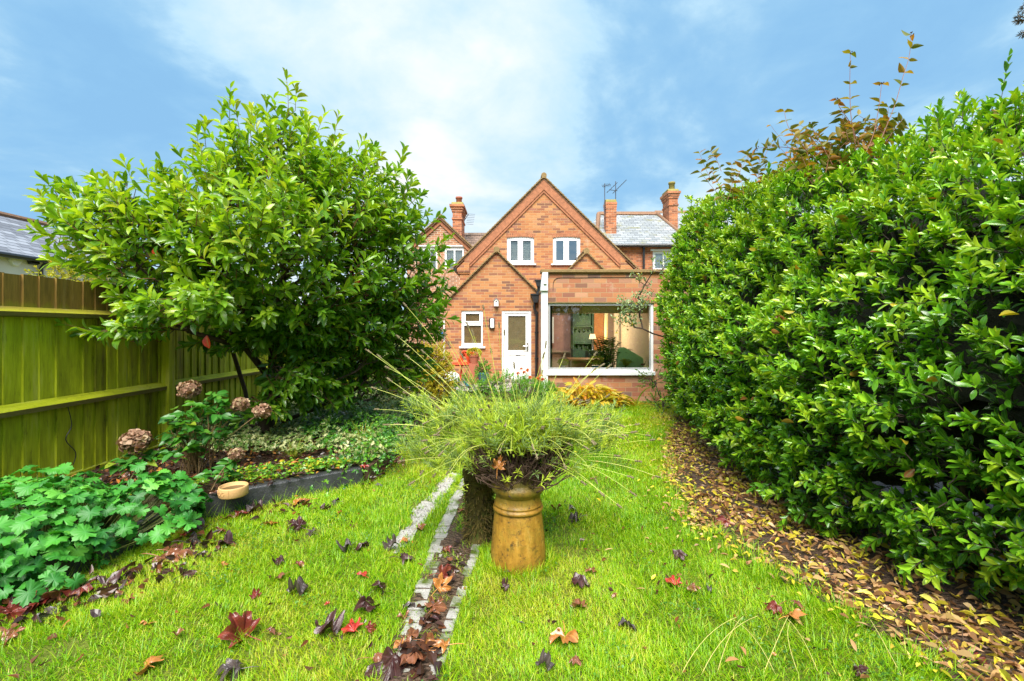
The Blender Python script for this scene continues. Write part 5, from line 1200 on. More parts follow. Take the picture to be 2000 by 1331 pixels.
# ---- leaf litter under the hedge ----
LM['litter']=leafmat('fallen_litter_leaf',[(0,(.10,.045,.02)),(.2,(.28,.13,.05)),(.4,(.46,.24,.10)),(.6,(.56,.37,.16)),(.72,(.66,.50,.04)),(.9,(.74,.68,.05)),(1,(.40,.48,.04))],rough=.45,tf=.12,spec=.5)
mb=MB();n=22000;x=R.uniform(1.2,3.3,n);y=R.uniform(1.3,8.3,n)
dl=inpoly(x+.16*(fbm(x,y,3,41)-.5)*2,y,LIT)&(R.rand(n)<np.clip(fbm(x,y,2.3,43)*2.3-.30,.2,1));x=x[dl];y=y[dl];n=len(x)
dd=rdir(n);dd[:,2]=R.normal(size=n)*.13;nn=np.stack([R.normal(size=n)*.35,R.normal(size=n)*.35,np.ones(n)],-1)
tt=np.where(R.rand(n)<.36,R.uniform(.62,.96,n),R.uniform(.0,.62,n))
leaves(mb,[leaf_t([.8,1,.7],.5,.15),leaf_t([.7,1,.7],-.3,.3),leaf_t([.6,1,.9],.1,-.2,.3)],np.stack([x,y,gz(x,y)+.018+.022*fbm(x,y,4,5)*0+R.uniform(.0,.03,n)+.05*np.clip((x-2.2),0,1)],-1),dd,nn,R.uniform(.030,.078,n),R.uniform(.011,.024,n),tt)
# scattered ones on the lawn edge
n=9000;x=R.uniform(.6,2.6,n);y=R.uniform(1.8,7.6,n);bx=np.interp(y,[1.9,2.4,2.75,3.06,3.5,4.3,5.2,6,7.2,8.4],[1.88,1.78,1.62,1.5,1.42,1.55,1.78,2.08,2.5,3.1]);k=R.rand(n)<np.clip(np.exp(-(bx-x)/.13)*(fbm(x,y,3,44)*2.2-.5),.008,1)*(x<bx+.05);x=x[k];y=y[k];n=len(x);leaves(mb,OVAL,np.stack([x,y,gz(x,y)+.025+R.rand(n)*.02],-1),np.stack([R.normal(size=n),R.normal(size=n),R.normal(size=n)*.2],-1),rdir(n,3),R.uniform(.025,.065,n),.018,R.uniform(.15,.95,n))
tag(mb.build('leaf_litter',LM['litter'],org=(2,3,0)),'yellow and brown fallen leaf litter strewn along the foot of the hedge','leaf litter',kind='stuff')
mb=MB();n=240;x=R.uniform(1.5,2.7,n);y=R.uniform(1.5,7.5,n);k=inpoly(x,y,LIT);x=x[k];y=y[k];n=len(x);a=R.uniform(-.6,.6,n)+np.where(R.rand(n)<.6,2.5,.9);L=R.uniform(.05,.2,n);p=np.stack([x,y,np.full(n,.035)],-1);mb.segs(p,p+np.stack([np.cos(a)*L,np.sin(a)*L,R.normal(size=n)*.01],-1),.0018,.0012,4)
tag(mb.build('fallen_twigs',M['drytwig'],org=(2,3,0)),'thin dry twigs lying among the leaf litter by the hedge','twigs',kind='stuff')
# little green seedling blades in litter
mb=MB();p=np.array([P(1768,1155,2.62)]*6);p[:,2]=.02;leaves(mb,BLADE,p+R.normal(size=(6,3))*np.array([.012,.012,0]),[(.1,0,1),(-.2,.1,1),(.15,.1,1),(0,-.2,1),(.3,.1,1),(-.1,.1,1)],[(0,1,0)]*6,.13,.007,.3);simple(mb,'seedling',LM['grass'],'small upright green seedling growing out of the leaf litter','seedling',(p[0][0],p[0][1],0))
# ---- left bed plants ----
bedz=lambda x,y: .16+float(gz(x,y))
# geranium
LM['ger']=leafmat('geranium_leaf',[(0,(.012,.10,.012)),(.4,(.035,.24,.022)),(.75,(.09,.40,.035)),(1,(.19,.54,.06))],(.15,.42,.06),.25,rough=.5,tf=.25,midrib=(.12,.36,.12))
g=thing('geranium_clump','low mound of bright green lobed geranium leaves spilling over the kerb at the left edge','geranium',(-2.95,2.9,.1))
fm=MB();sm=MB();pos=[];nn=[]
for c,r,n in (((-3.05,2.85,.10),(.62,.62,.42),330),((-2.62,3.25,.10),(.38,.42,.36),150),((-3.5,3.3,.12),(.5,.5,.36),130),((-3.3,2.2,.05),(.5,.5,.33),120),((-2.72,2.62,.02),(.30,.32,.30),70)):
    d=rdir(n,.5);d[:,2]=np.abs(d[:,2]);u=R.uniform(.72,1.03,n);p=np.array(c)+d*np.array(r)*u[:,None];pos.append(p);nn.append(nrm(d+np.array([0,0,.6])+R.normal(size=(n,3))*.25))
for px,py,z in ((120,915,3.3),(118,940,3.2),(270,910,3.3),(350,930,3.5),(375,960,3.4),(345,985,3.3)):
    pos.append(np.array([P(px,py,z)]));nn.append(np.array([[.1,-.4,.9]]))
pos=np.concatenate(pos);nn=nrm(np.concatenate(nn));k=(pos[:,2]>.03)&(pos[:,0]>FX+.1);pos=pos[k];nn=nn[k];n=len(pos)
dd=nrm(np.cross(nn,rdir(n)));dd[:,2]-=.25;S=R.uniform(.075,.135,n)
leaves(fm,GERAN,pos,dd,nn,S,S,np.clip(.5+.22*R.normal(size=n)+.3*(pos[:,2]-.25),0,1))
c0=np.stack([pos[:,0]*.45-3.0*.55,pos[:,1]*.45+2.9*.55,np.full(n,.05)],-1);m_=(c0+pos)/2+np.array([0,0,-.02])
sm.segs(c0,m_,.003,.0025,4,.5);sm.segs(m_,pos,.0025,.002,4,.6)
fm.build('foliage',LM['ger'],g,smooth=True);sm.build('stems',leafmat('geranium_stem',[(0,(.10,.16,.03)),(1,(.25,.24,.06))],rough=.5,tf=.1),g)
# hydrangea
LM['hyd']=leafmat('hydrangea_leaf',[(0,(.02,.10,.015)),(.5,(.05,.22,.025)),(.85,(.13,.34,.03)),(1,(.36,.38,.03))],None,rough=.35,tf=.3,midrib=(.16,.34,.08))
M['dryfl']=leafmat('dried_hydrangea_petal',[(0,(.20,.10,.06)),(.5,(.40,.22,.14)),(.8,(.50,.34,.22)),(1,(.46,.40,.16))],None,rough=.7,tf=.2)
def hydrangea(base,leafc,heads,label,nleaf,seed=0):
    h=thing('hydrangea',label,'hydrangea',base,);fm=MB();sm=MB();b=np.array(base);tips=[]
    for c,r,n in leafc:
        p,d=ellip_pts(P(*c),r,n,.2);tips.append(p)
    tips=np.concatenate(tips);n=len(tips)
    q0=b+R.normal(size=(n,3))*np.array([.06,.05,0]);m_=q0*.5+tips*.5+np.array([0,0,.03])
    sm.segs(q0,m_,.004,.0035,5,.5);sm.segs(m_,tips,.0035,.0025,5,.5)
    for k in range(4):
        th=R.uniform(0,6.28,n)+k*1.6;d=np.stack([np.cos(th),np.sin(th),R.uniform(-.5,.35,n)],-1);nn=np.stack([R.normal(size=n)*.3,-.25+R.normal(size=n)*.3,np.ones(n)],-1)
        s=R.uniform(.065,.125,n);leaves(fm,HEART,tips+R.normal(size=(n,3))*.02,d,nn,s,s*.62,np.clip(.5+.22*R.normal(size=n),0,.95))
    fm.build('foliage',LM['hyd'],h,smooth=True)
    for (px,py,z,r) in heads:
        c=np.array(P(px,py,z));q=smooth([b+(R.normal()*.03,R.normal()*.03,0),(b+c)/2+(0,0,.06),c],6);sm.tube(q,.004,5)
        n=120;d=rdir(n,.25);p=c+d*np.array([r,r,r*.85])*(.55+.5*noise2(d[:,0]*2+d[:,2]*2,d[:,1]*2+d[:,2],1.7,px)[:,None]+.12*R.rand(n,1));mb=MB()
        for k in range(4):
            t_=nrm(np.cross(d,rdir(n)));leaves(mb,OVAL[:1],p,t_+d*R.uniform(-.2,.6,(n,1)),nrm(d+R.normal(size=(n,3))*.5),r*.46,r*.44,np.clip(R.rand(n)*.9+.1*(d[:,2]),0,1))
        mb.build('flower_head',M['dryfl'],h,smooth=True)
    sm.build('stems',leafmat('hydrangea_stem%d'%seed,[(0,(.16,.09,.04)),(1,(.30,.20,.08))],rough=.6,tf=.05),h)
hydrangea((PX(385,4.2),4.2,.16),[((395,830,4.2),(.30,.22,.20),34),((420,785,4.3),(.15,.12,.07),10),((360,870,4.1),(.20,.15,.10),12)],[(370,762,4.35,.085),(470,790,4.35,.072),(512,804,4.3,.068)],'taller hydrangea with three dried brown flower heads in front of the fence post',0)
hydrangea((PX(275,3.75),3.75,.16),[((255,905,3.7),(.16,.10,.06),10),((320,890,3.8),(.10,.08,.05),5)],[(265,862,3.7,.095)],'low hydrangea with one large pinkish dried flower head behind the geranium',0,1)
hydrangea((PX(430,3.85),3.85,.16),[((435,915,3.85),(.12,.08,.08),8)],[(461,888,3.9,.055)],'small hydrangea shoot with one small pink-brown flower head behind the clay dish',0,2)
# ivy groundcover
LM['ivy']=leafmat('variegated_ivy_leaf',[(0,(.02,.08,.012)),(.5,(.06,.20,.02)),(1,(.14,.32,.03))],(.75,.72,.30),1.0,rough=.35,tf=.2)
LM['ivyg']=leafmat('green_ivy_leaf',[(0,(.02,.09,.012)),(.5,(.07,.24,.02)),(1,(.20,.42,.03))],None,rough=.3,tf=.2)
fm=MB();P1=[(-3.9,5.0),(-3.0,4.9),(-2.3,4.75),(-1.9,5.0),(-1.55,5.3),(-1.42,5.4),(-1.45,8.6),(-3.9,9.2)]
n=11000;x=R.uniform(-3.95,-1.4,n);y=R.uniform(4.7,9.0,n);k=inpoly(x,y,P1);x=x[k];y=y[k];n=len(x)
hgt=.06+.30*fbm(x,y,2.2,51)*np.clip((y-4.7)/1.2,.15,1);z=.17+(hgt+.12*noise2(x,y,7,5)-.05)*R.uniform(.4,1,n)
var=fbm(x,y,1.4,53)>.36
crm=var&(R.rand(n)<.38)
for kk,mi in ((var&~crm,0),(~var,1),(crm,2)):
    m_=kk.sum();leaves(fm,IVY,np.stack([x,y,z],-1)[kk],np.stack([R.normal(size=m_),R.normal(size=m_)-.3,R.normal(size=m_)*.3],-1),np.stack([R.normal(size=m_)*.5,-.5+R.normal(size=m_)*.5,np.ones(m_)],-1),R.uniform(.045,.085,m_),R.uniform(.045,.085,m_),R.rand(m_),mi)
LM['ivyc']=leafmat('cream_ivy_leaf',[(0,(.25,.34,.10)),(.5,(.52,.54,.22)),(1,(.72,.70,.36))],(.10,.26,.05),.4,rough=.4,tf=.2)
tag(fm.build('ivy_ground_cover',[LM['ivy'],LM['ivyg'],LM['ivyc']],org=(-2.6,6.5,.16)),'dense cream-edged variegated ivy covering the soil beneath the laurel shrub','ivy',kind='stuff')
# cream variegated shoot at bed corner + tumbling ivy at px 720-800
fm=MB();n=900;c=np.array([-1.45,5.1,.28]);p=c+R.normal(size=(n,3))*np.array([.17,.5,.09]);p[:,2]=np.maximum(p[:,2],.06);
leaves(fm,IVY,p,rdir(n),np.stack([R.normal(size=n)*.5,-.5+R.normal(size=n)*.4,np.ones(n)],-1),.05,.05,R.rand(n),1)
n=260;c=np.array([-1.55,4.75,.26]);p=c+R.normal(size=(n,3))*np.array([.10,.10,.05]);leaves(fm,OVAL,p,rdir(n,.4),rdir(n,.8),.05,.03,R.rand(n),2)
tag(fm.build('trailing_ivy',[LM['ivy'],LM['ivyg'],LM['ivyc']],org=(-1.45,5.1,.16)),'trailing ivy tumbling over the low edging board at the corner of the bed','ivy',kind='stuff')
# small lime groundcover along kerb
fm=MB();L=smooth(line,14);L=L[L[:,1]>3.35];n=2200;ii=R.randint(0,len(L),n);off=R.uniform(.12,.60,n)*R.uniform(.6,1,n);d=nrm(np.gradient(L,axis=0));nx=-d[ii,1];ny=d[ii,0]
x=L[ii,0]+nx*off+R.normal(size=n)*.02;y=L[ii,1]+ny*off;z=.175+R.rand(n)*.05
k=(fbm(x,y,4,61)>.40)&(np.hypot(x+1.92,y-4.1)>.0);x=x[k];y=y[k];z=z[k];n=len(x)
leaves(fm,OVAL,np.stack([x,y,z],-1),np.stack([R.normal(size=n),R.normal(size=n),R.rand(n)*.4],-1),rdir(n,2),R.uniform(.025,.045,n),R.uniform(.02,.032,n),R.uniform(.2,1,n))
LM['creep']=leafmat('creeping_green_leaf',[(0,(.05,.20,.02)),(.6,(.16,.38,.03)),(.9,(.42,.50,.03)),(1,(.60,.40,.03))],rough=.3,tf=.25)
tag(fm.build('creeping_plants',LM['creep'],org=(-2,4.2,.17)),'small bright green creeping plants growing on the soil behind the kerb','ground cover',kind='stuff')
# bed debris leaves (stuff)
fm=MB();n=2600;x=R.uniform(-3.9,-1.4,n);y=R.uniform(3.3,5.6,n);k=inpoly(x,y,BED);x=x[k]-.03;y=y[k];n=len(x)
leaves(fm,HEART,np.stack([x,y,.185+R.rand(n)*.02],-1),np.stack([R.normal(size=n),R.normal(size=n),R.normal(size=n)*.2],-1),rdir(n,2.2),R.uniform(.03,.075,n),R.uniform(.02,.04,n),np.clip(R.rand(n)**2.2,0,1))
LM['debris']=leafmat('wet_brown_leaf',[(0,(.035,.018,.014)),(.4,(.09,.035,.02)),(.7,(.22,.08,.03)),(.9,(.42,.16,.03)),(1,(.50,.30,.06))],rough=.28,tf=.08)
tag(fm.build('bed_leaf_litter',LM['debris'],org=(-2.6,4.4,.17)),'dark wet fallen leaves lying on the flower bed soil','leaf litter',kind='stuff')
# sedge-like tuft and sedum rosettes
def tuft(name,label,c,n,h,w,mt,lean=1.,t0=0,t1=1,cat='plant',r=.03):
    mb=MB();a=R.uniform(0,6.28,n);l=R.uniform(.1,lean,n);p=np.array(c)+np.stack([np.cos(a)*r*R.rand(n),np.sin(a)*r*R.rand(n),np.zeros(n)],-1)
    leaves(mb,[(b[0]*np.array([1,1,1.0]),b[1],b[2]) for b in BLADE],p,np.stack([np.cos(a)*l,np.sin(a)*l,np.ones(n)],-1),np.stack([np.cos(a),np.sin(a),-l],-1)*1.0,h*R.uniform(.6,1.1,n),w,R.uniform(t0,t1,n));return simple(mb,name,mt,label,cat,c)
LM['strap']=leafmat('strap_leaf',[(0,(.10,.26,.02)),(.5,(.30,.38,.03)),(.8,(.55,.45,.04)),(1,(.60,.33,.05))],rough=.45,tf=.3)
tuft('sedge_tuft','upright tuft of thin green sedge on the bed in front of the ivy',(PX(573,4.75),4.75,.17),60,.26,.006,LM['strap'],1.6,0,.8)
tuft('sedge_tuft','thin grassy tuft at the bed corner beside the trailing ivy',(PX(708,5.0),5.0,.17),70,.34,.006,LM['strap'],.7,.1,.9)
def sedum(name,label,c,n,sz,mt):
    mb=MB();sm=MB();b=np.array(c)+R.normal(size=(n,3))*np.array([.07,.05,0]);d=rdir(n,1.2);shoots(mb,sm,b,d,np.full(n,.06),12,sz,.006,SLIM,.5,.9,0,.002);o=thing(name,label,'plant',c);mb.build('foliage',mt,o);sm.build('stem',mt,o)
LM['sedum']=leafmat('grey_green_leaf',[(0,(.12,.24,.12)),(1,(.30,.44,.24))],rough=.5,tf=.2)
sedum('sedum','pale grey-green sedum trailing over the end of the wet kerb',(PX(690,4.5),4.5,.18),16,.03,LM['sedum'])
sedum('sedum','small grey-green sedum rosettes behind the kerb left of the trailing one',(PX(640,4.6),4.6,.18),12,.026,LM['sedum'])
# dish
dc=(PX(450,3.62),3.66,.172);mb=MB();mb.lathe([(.001,.0),(.095,.0),(.102,.006),(.104,.03),(.105,.075),(.101,.079),(.096,.075),(.095,.02),(.001,.018)],(0,0,0),48)
dish=thing('clay_bowl','round buff clay pet bowl with raised letters resting on the wet kerb','bowl',dc);mb2=MB();mb2.lathe([(.001,.0),(.098,.0),(.104,.006),(.104,.012),(.106,.016),(.106,.070),(.104,.076),(.099,.079),(.096,.075),(.095,.02),(.001,.018)],dc,56);mb2.build('body',M['dish'],dish,smooth=True)
mb=MB()
def arcpt(th,z,r=.1075): return np.array([dc[0]+r*math.sin(th),dc[1]-r*math.cos(th),dc[2]+z])
def stroke(pts,th0,sc=.030): mb.tube([arcpt(th0+x*sc/.106,.028+y*sc) for x,y in pts],.0022,5)
stroke([(0,0),(0,1),(.5,.95),(.75,.5),(.5,.05),(0,0)],-.95);stroke([(.4+.38*math.cos(a),.5+.5*math.sin(a)) for a in np.linspace(0,6.28,14)],-.62)
stroke([(.4+.38*math.cos(a),.5+.5*math.sin(a)) for a in np.linspace(.8,5.8,12)]+[(.75,.45),(.5,.45)],-.30)
mb.tube([arcpt(.22,.014),arcpt(.22,.072)],.001,4);mb.build('lettering',M['dish'],dish)
mb=MB();mb.lathe([(.001,.05),(.0945,.05)],dc,32);m_,nt,o=mat('bowl_water');princ(nt,o,(.05,.035,.012),.05);mb.build('water',m_,dish)
# small buried red-clay pot left of the dish
mb=MB();c=(PX(340,3.42),3.42,.13);mb.lathe([(.05,0),(.07,.07),(.078,.07),(.078,.09),(.068,.09),(.06,.06),(.001,.06)],c,20);simple(mb,'small_flowerpot',M['potred'],'small red-brown clay pot half hidden among the geranium leaves beside the bowl','flowerpot',c,smooth=True)

# ---- plants near the house ----
LM['gold']=leafmat('golden_leaf',[(0,(.14,.18,.02)),(.4,(.38,.38,.03)),(.8,(.62,.56,.04)),(1,(.66,.42,.03))],rough=.5,tf=.35)
def bush(name,label,blobs,mt,ll,lw,T=OVAL,nl=8,L=.16,base=None,cat='shrub',tint=.5,stem=True,up=.4,tn=.15):
    t=thing(name,label,cat,base);fm=MB();sm=MB();tm=MB();P_=[];D_=[]
    for c,r,n in blobs:
        p,d=ellip_pts(P(*c),r,n,.4);P_.append(p);D_.append(nrm(d+np.array([0,0,up])+R.normal(size=(n,3))*.2))
    p=np.concatenate(P_);d=np.concatenate(D_);k=p[:,2]>.12;p=p[k];d=d[k];n=len(p)
    shoots(fm,sm,p-d*L*.5,d,L*R.uniform(.7,1.3,n),nl,ll,lw,T,np.clip(tint+tn*R.normal(size=n),0,1),.9,.05,.002,.2)
    if stem: grow(tm,[np.array(base),np.array(base)+(0,0,.15)],[-1,0],p-d*L*.5,.0025,.03);tm.build('stems',M['bark'],t)
    fm.build('foliage',mt,t,smooth=True);sm.build('twigs',M['drytwig'],t);return t
bush('golden_shrub','yellow-gold leaved shrub between the laurel shrub and the house corner',[((838,712,8.6),(.40,.35,.40),330),((800,765,8.2),(.42,.3,.35),240),((860,745,8.4),(.25,.25,.28),120)],LM['gold'],.055,.028,nl=10,base=(PX(830,8.6),8.6,.15),tint=.72)
LM['mid']=leafmat('mid_green_leaf',[(0,(.03,.11,.015)),(.5,(.10,.26,.02)),(1,(.28,.42,.03))],rough=.4,tf=.3)
bush('leafy_shrub','untidy green shrub filling the bed to the right of the laurel stems',[((690,750,7.2),(.75,.5,.42),190),((760,720,7.6),(.55,.4,.5),150),((620,770,6.8),(.5,.4,.3),90)],LM['mid'],.06,.026,base=(PX(700,7.2),7.2,.16),tint=.35)
bush('border_shrub','dark green shrub behind the laurel shrub by the fence',[((600,720,8.3),(.8,.5,.55),200),((440,740,8.0),(.5,.4,.4),70)],LM['mid'],.06,.028,base=(PX(600,8.3),8.3,.16),tint=.2)
# behind the fence
bush('yellow_green_bush','yellow-green bush showing above the fence in front of the white building',[((135,548,6.6),(.40,.5,.18),110),((225,555,6.8),(.5,.5,.24),100)],LM['gold'],.055,.03,base=(PX(130,6.6),6.6,0),tint=.4)
# orange flowering plant in front of the door
LM['fresh']=leafmat('fresh_green_leaf',[(0,(.05,.22,.02)),(.5,(.13,.38,.03)),(1,(.30,.52,.04))],rough=.45,tf=.35)
fl=bush('flowering_plant','fresh green bushy plant with small orange flowers in front of the white door',[((1040,768,7.2),(.36,.3,.23),260),((1065,765,7.2),(.18,.2,.14),80)],LM['fresh'],.045,.008,SLIM,14,.12,base=(PX(1040,7.2),7.2,.1),cat='flower',up=1.2,tint=.55)
for (px,py) in ((1018,722),(1024,728),(1030,724),(1050,740),(1056,735),(1060,742),(1035,738),(1012,730)):
    mb=MB();c=np.array([P(px,py,7.15)]);n=26;d=rdir(n,.8);leaves(mb,OVAL,np.repeat(c,n,0),d,rdir(n,1),.035,.016,R.rand(n))
    mb.build('flower',leafmat('orange_petal',[(0,(.75,.16,.03)),(1,(.85,.35,.12))],rough=.5,tf=.3) if 'op' not in LM else LM['op'],fl);LM.setdefault('op',bpy.data.materials['orange_petal'])
bush('green_border_plant','low bright green border planting across the lawn end in front of the patio',[((905,758,8.8),(.75,.4,.24),260),((985,755,8.8),(.5,.4,.26),200)],LM['fresh'],.055,.014,SLIM,12,.14,base=(PX(930,8.8),8.8,.1),cat='plant',up=1.0,tint=.65)
# yellowing hosta
LM['hosta']=leafmat('yellowing_leaf',[(0,(.30,.34,.03)),(.4,(.58,.46,.04)),(.8,(.68,.42,.03)),(1,(.58,.24,.03))],rough=.5,tf=.35)
def clump(name,label,c,n,spread,h,ll,lw,mt,T=HEART,cat='plant'):
    t=thing(name,label,cat,c);fm=MB();sm=MB();a=R.uniform(0,6.28,n);rr=np.sqrt(R.rand(n));b=np.array(c)
    p=b+np.stack([np.cos(a)*rr*spread[0],np.sin(a)*rr*spread[1],h*(1.05-.6*rr**2)*R.uniform(.35,1,n)],-1)
    q0=b+np.stack([np.cos(a)*rr*spread[0]*.4,np.sin(a)*rr*spread[1]*.4,np.zeros(n)],-1)
    sm.segs(q0,p,.005,.004,4,.5);d=np.stack([np.cos(a),np.sin(a)-.3,R.uniform(-.6,.8,n)],-1);nn=np.stack([R.normal(size=n)*.5,-.5+R.normal(size=n)*.4,np.ones(n)],-1)
    leaves(fm,T,p,d,nn,ll*R.uniform(.6,1.1,n),lw,R.rand(n));fm.build('foliage',mt,t,smooth=True);sm.build('stem',mt,t);return t
clump('yellowing_hosta','clump of yellow and orange dying hosta leaves in front of the picture-window wall',(PX(1140,8.3),8.3,.1),330,(.62,.32),.42,.20,.06,LM['hosta'])
clump('yellowing_hosta','smaller yellow-orange hosta clump at the right end of the brick wall foot',(PX(1195,8.35),8.35,.1),90,(.28,.25),.26,.18,.05,LM['hosta'])
st=thing('strap_leaved_plant','yellow-green arching strap leaves growing at the foot of the extension wall','plant',(PX(1243,8.4),8.4,.1));mb=MB()
b=np.array([PX(1243,8.4),8.4,.1])
for (dx,dz,L) in ((-.55,.75,.62),(-.3,.95,.45),(.35,.5,.45),(.5,.7,.35),(.15,1,.5),(-.8,.3,.35),(.7,.3,.4),(-.1,.9,.35)):
    K=8;q=[b];d=nrm(np.array([dx,R.normal()*.2,dz]))
    for k in range(K): d=nrm(d+np.array([dx*.12,0,-.22]));q.append(q[-1]+d*L/K)
    q=np.array(q);s=np.array([0,1,.25])*.014;V=[];Fa=[]
    for k,p in enumerate(q): wdt=1-abs(k/K-.4)*1.1;sd=np.cross(nrm(q[min(k+1,K)]-q[max(k-1,0)]),[0,1,.3]);V+= [p-sd*.014*wdt-(0,.006,0),p+sd*.014*wdt]
    for k in range(K): Fa.append((2*k,2*k+1,2*k+3,2*k+2))
    mb.raw(V,Fa,R.uniform(.3,.95))
mb.build('foliage',LM['strap'],st)
bush('low_bramble','straggly low green plant under the far end of the hedge',[((1290,790,8.0),(.30,.3,.20),60),((1275,740,8.2),(.22,.2,.2),30),((1310,820,7.4),(.3,.3,.15),40)],LM['mid'],.045,.022,base=(PX(1295,8.0),8.0,.1),tint=.55,cat='plant')
# top-right corner conifer tip
cf=thing('conifer_branch','dark hanging conifer branch tip at the top right corner above the hedge','branch',P(2040,20,4.0));sm=MB();fm=MB()
q=smooth([P(2080,-10,4.0),P(2040,15,4.),P(2010,35,4.0),P(1988,42,4.0)],6);sm.tube(q,.006,5)
q2=smooth([P(2040,15,4.0),P(2010,5,4.),P(1990,35,4.)],5)
for qq in (q,q2):
    n=160;j=R.randint(0,len(qq),n);leaves(fm,SLIM,qq[j],rdir(n),rdir(n),.045,.006,R.rand(n))
q3=smooth([P(2040,40,4.0),P(2010,60,4.),P(1996,68,4.)],5);n=100;leaves(fm,SLIM,q3[R.randint(0,len(q3),n)],rdir(n),rdir(n),.045,.006,R.rand(n))
fm.build('foliage',plain('conifer_needles',(.10,.06,.02),.8,.4,30,0),cf);sm.build('stem',M['bark'],cf)

# ---- objects by the house wall ----
rc=thing('folding_chair','orange-red folding metal chair leaning by the brick wall under the kitchen window','chair',(PX(905,12.0),12.0,.1))
red=plain('orange_red_paint',(.62,.07,.02),.4,.1,10,.05)
def cp(px,py,y=12.0): return np.array([PX(px,y),y,PZ(py,y)])
def slab(mb,a,b,w,t=.012):
    a=np.array(a);b=np.array(b);d=b-a;L=np.linalg.norm(d);d/=L;s=nrm(np.cross(d,[0,1,0]));mb.obox((a+b)/2,d*L/2,s*w/2,np.cross(d,s)*t)
for a,b,w,nm in (((905,688),(894,715),.085,'leg'),((911,690),(930,745),.10,'leg'),((905,686),(899,745),.04,'leg'),((926,694),(922,745),.05,'leg')):
    mb=MB();slab(mb,cp(*a),cp(*b),w);mb.build(nm,red,rc,bevel=.004)
mb=MB();slab(mb,cp(884,712,11.9),cp(918,711,11.9),.10);mb.box(cp(886,0)[0],cp(918,0)[0],11.75,12.1,.60,.62);mb.build('seat',red,rc,bevel=.004)
mb=MB();slab(mb,cp(903,690,12.05),cp(926,694,12.05),.16);mb.lathe([(.001,-.01),(.06,-.01),(.06,.01),(.001,.01)],tuple(cp(909.5,687,12.04)),14);mb.build('backrest',red,rc,bevel=.006)
tp=thing('terracotta_planter','terracotta pot of yellow leaves standing beside the orange-red chair','planter',(PX(926,11.8),11.8,.62))
mb=MB();c=(PX(926,11.8),11.8,PZ(710,11.8));mb.lathe([(.001,0),(.10,0),(.13,.18),(.145,.18),(.145,.23),(.12,.23),(.11,.19),(.001,.19)],c,22);mb.box(c[0]-.13,c[0]+.13,11.7,11.9,.1,c[2]-.002);mb.build('pot',M['potred'],tp,smooth=False)
mb=MB();n=420;d=rdir(n,.4);p=np.array(c)+(0,0,.27)+d*np.array([.16,.12,.10]);leaves(mb,OVAL,p,d,rdir(n,.4),.05,.035,R.uniform(.3,.9,n));mb.build('foliage',LM['gold'],tp)
bush('potted_shrub','small round green shrub right of the orange-red chair against the brick wall',[((944,722,11.7),(.17,.15,.20),90)],LM['fresh'],.05,.024,base=(PX(944,11.7),11.7,.3),tint=.3,cat='plant')
mb=MB();c=(PX(944,11.7),11.7,.1);mb.lathe([(.001,0),(.11,0),(.14,.28),(.15,.30),(.13,.31),(.12,.26),(.001,.26)],c,18);simple(mb,'blue_pot',plain('blue_glaze',(.03,.10,.22),.25,.1,5,0),'dark blue glazed pot under the small round shrub by the wall','flowerpot',c,smooth=True)
mb=MB();c=(PX(883,11.4),11.4,PZ(745,11.4));mb.lathe([(.20,0),(.20,.08),(.17,.17),(.09,.23),(.001,.24)],c,24);mb.tube([np.array(c)+(-.2,0,.05),np.array(c)+(-.29,0,.10),np.array(c)+(-.33,0,.13)],.03,8);simple(mb,'upturned_basin',plain('white_enamel',(.8,.8,.78),.3,.04,5,0),'white rounded upturned basin on the patio left of the orange-red chair','basin',c,smooth=True)
mb=MB();c=(PX(883,11.4),11.4,.1);mb.lathe([(.001,0),(.16,0),(.19,c[2]+.06),(.17,PZ(746,11.4)-.1)],c,20);simple(mb,'dark_tub',plain('black_plastic',(.03,.035,.045),.35,.2,6,0),'dark plastic tub under the white basin on the patio','tub',c,smooth=True)
mb=MB();a=cp(902,738,11.2);mb.tube([a,a+(.12,0,-.14),a+(.2,0,-.26)],.012,6);mb.obox(a+(.10,0,-.14),(.05,0,-.06),(0,.02,0),(.02,0,.016));simple(mb,'teal_tool',plain('teal_plastic',(.01,.25,.32),.4,.1,5,0),'thin teal-handled garden tool leaning in front of the dark tub','tool',tuple(a))

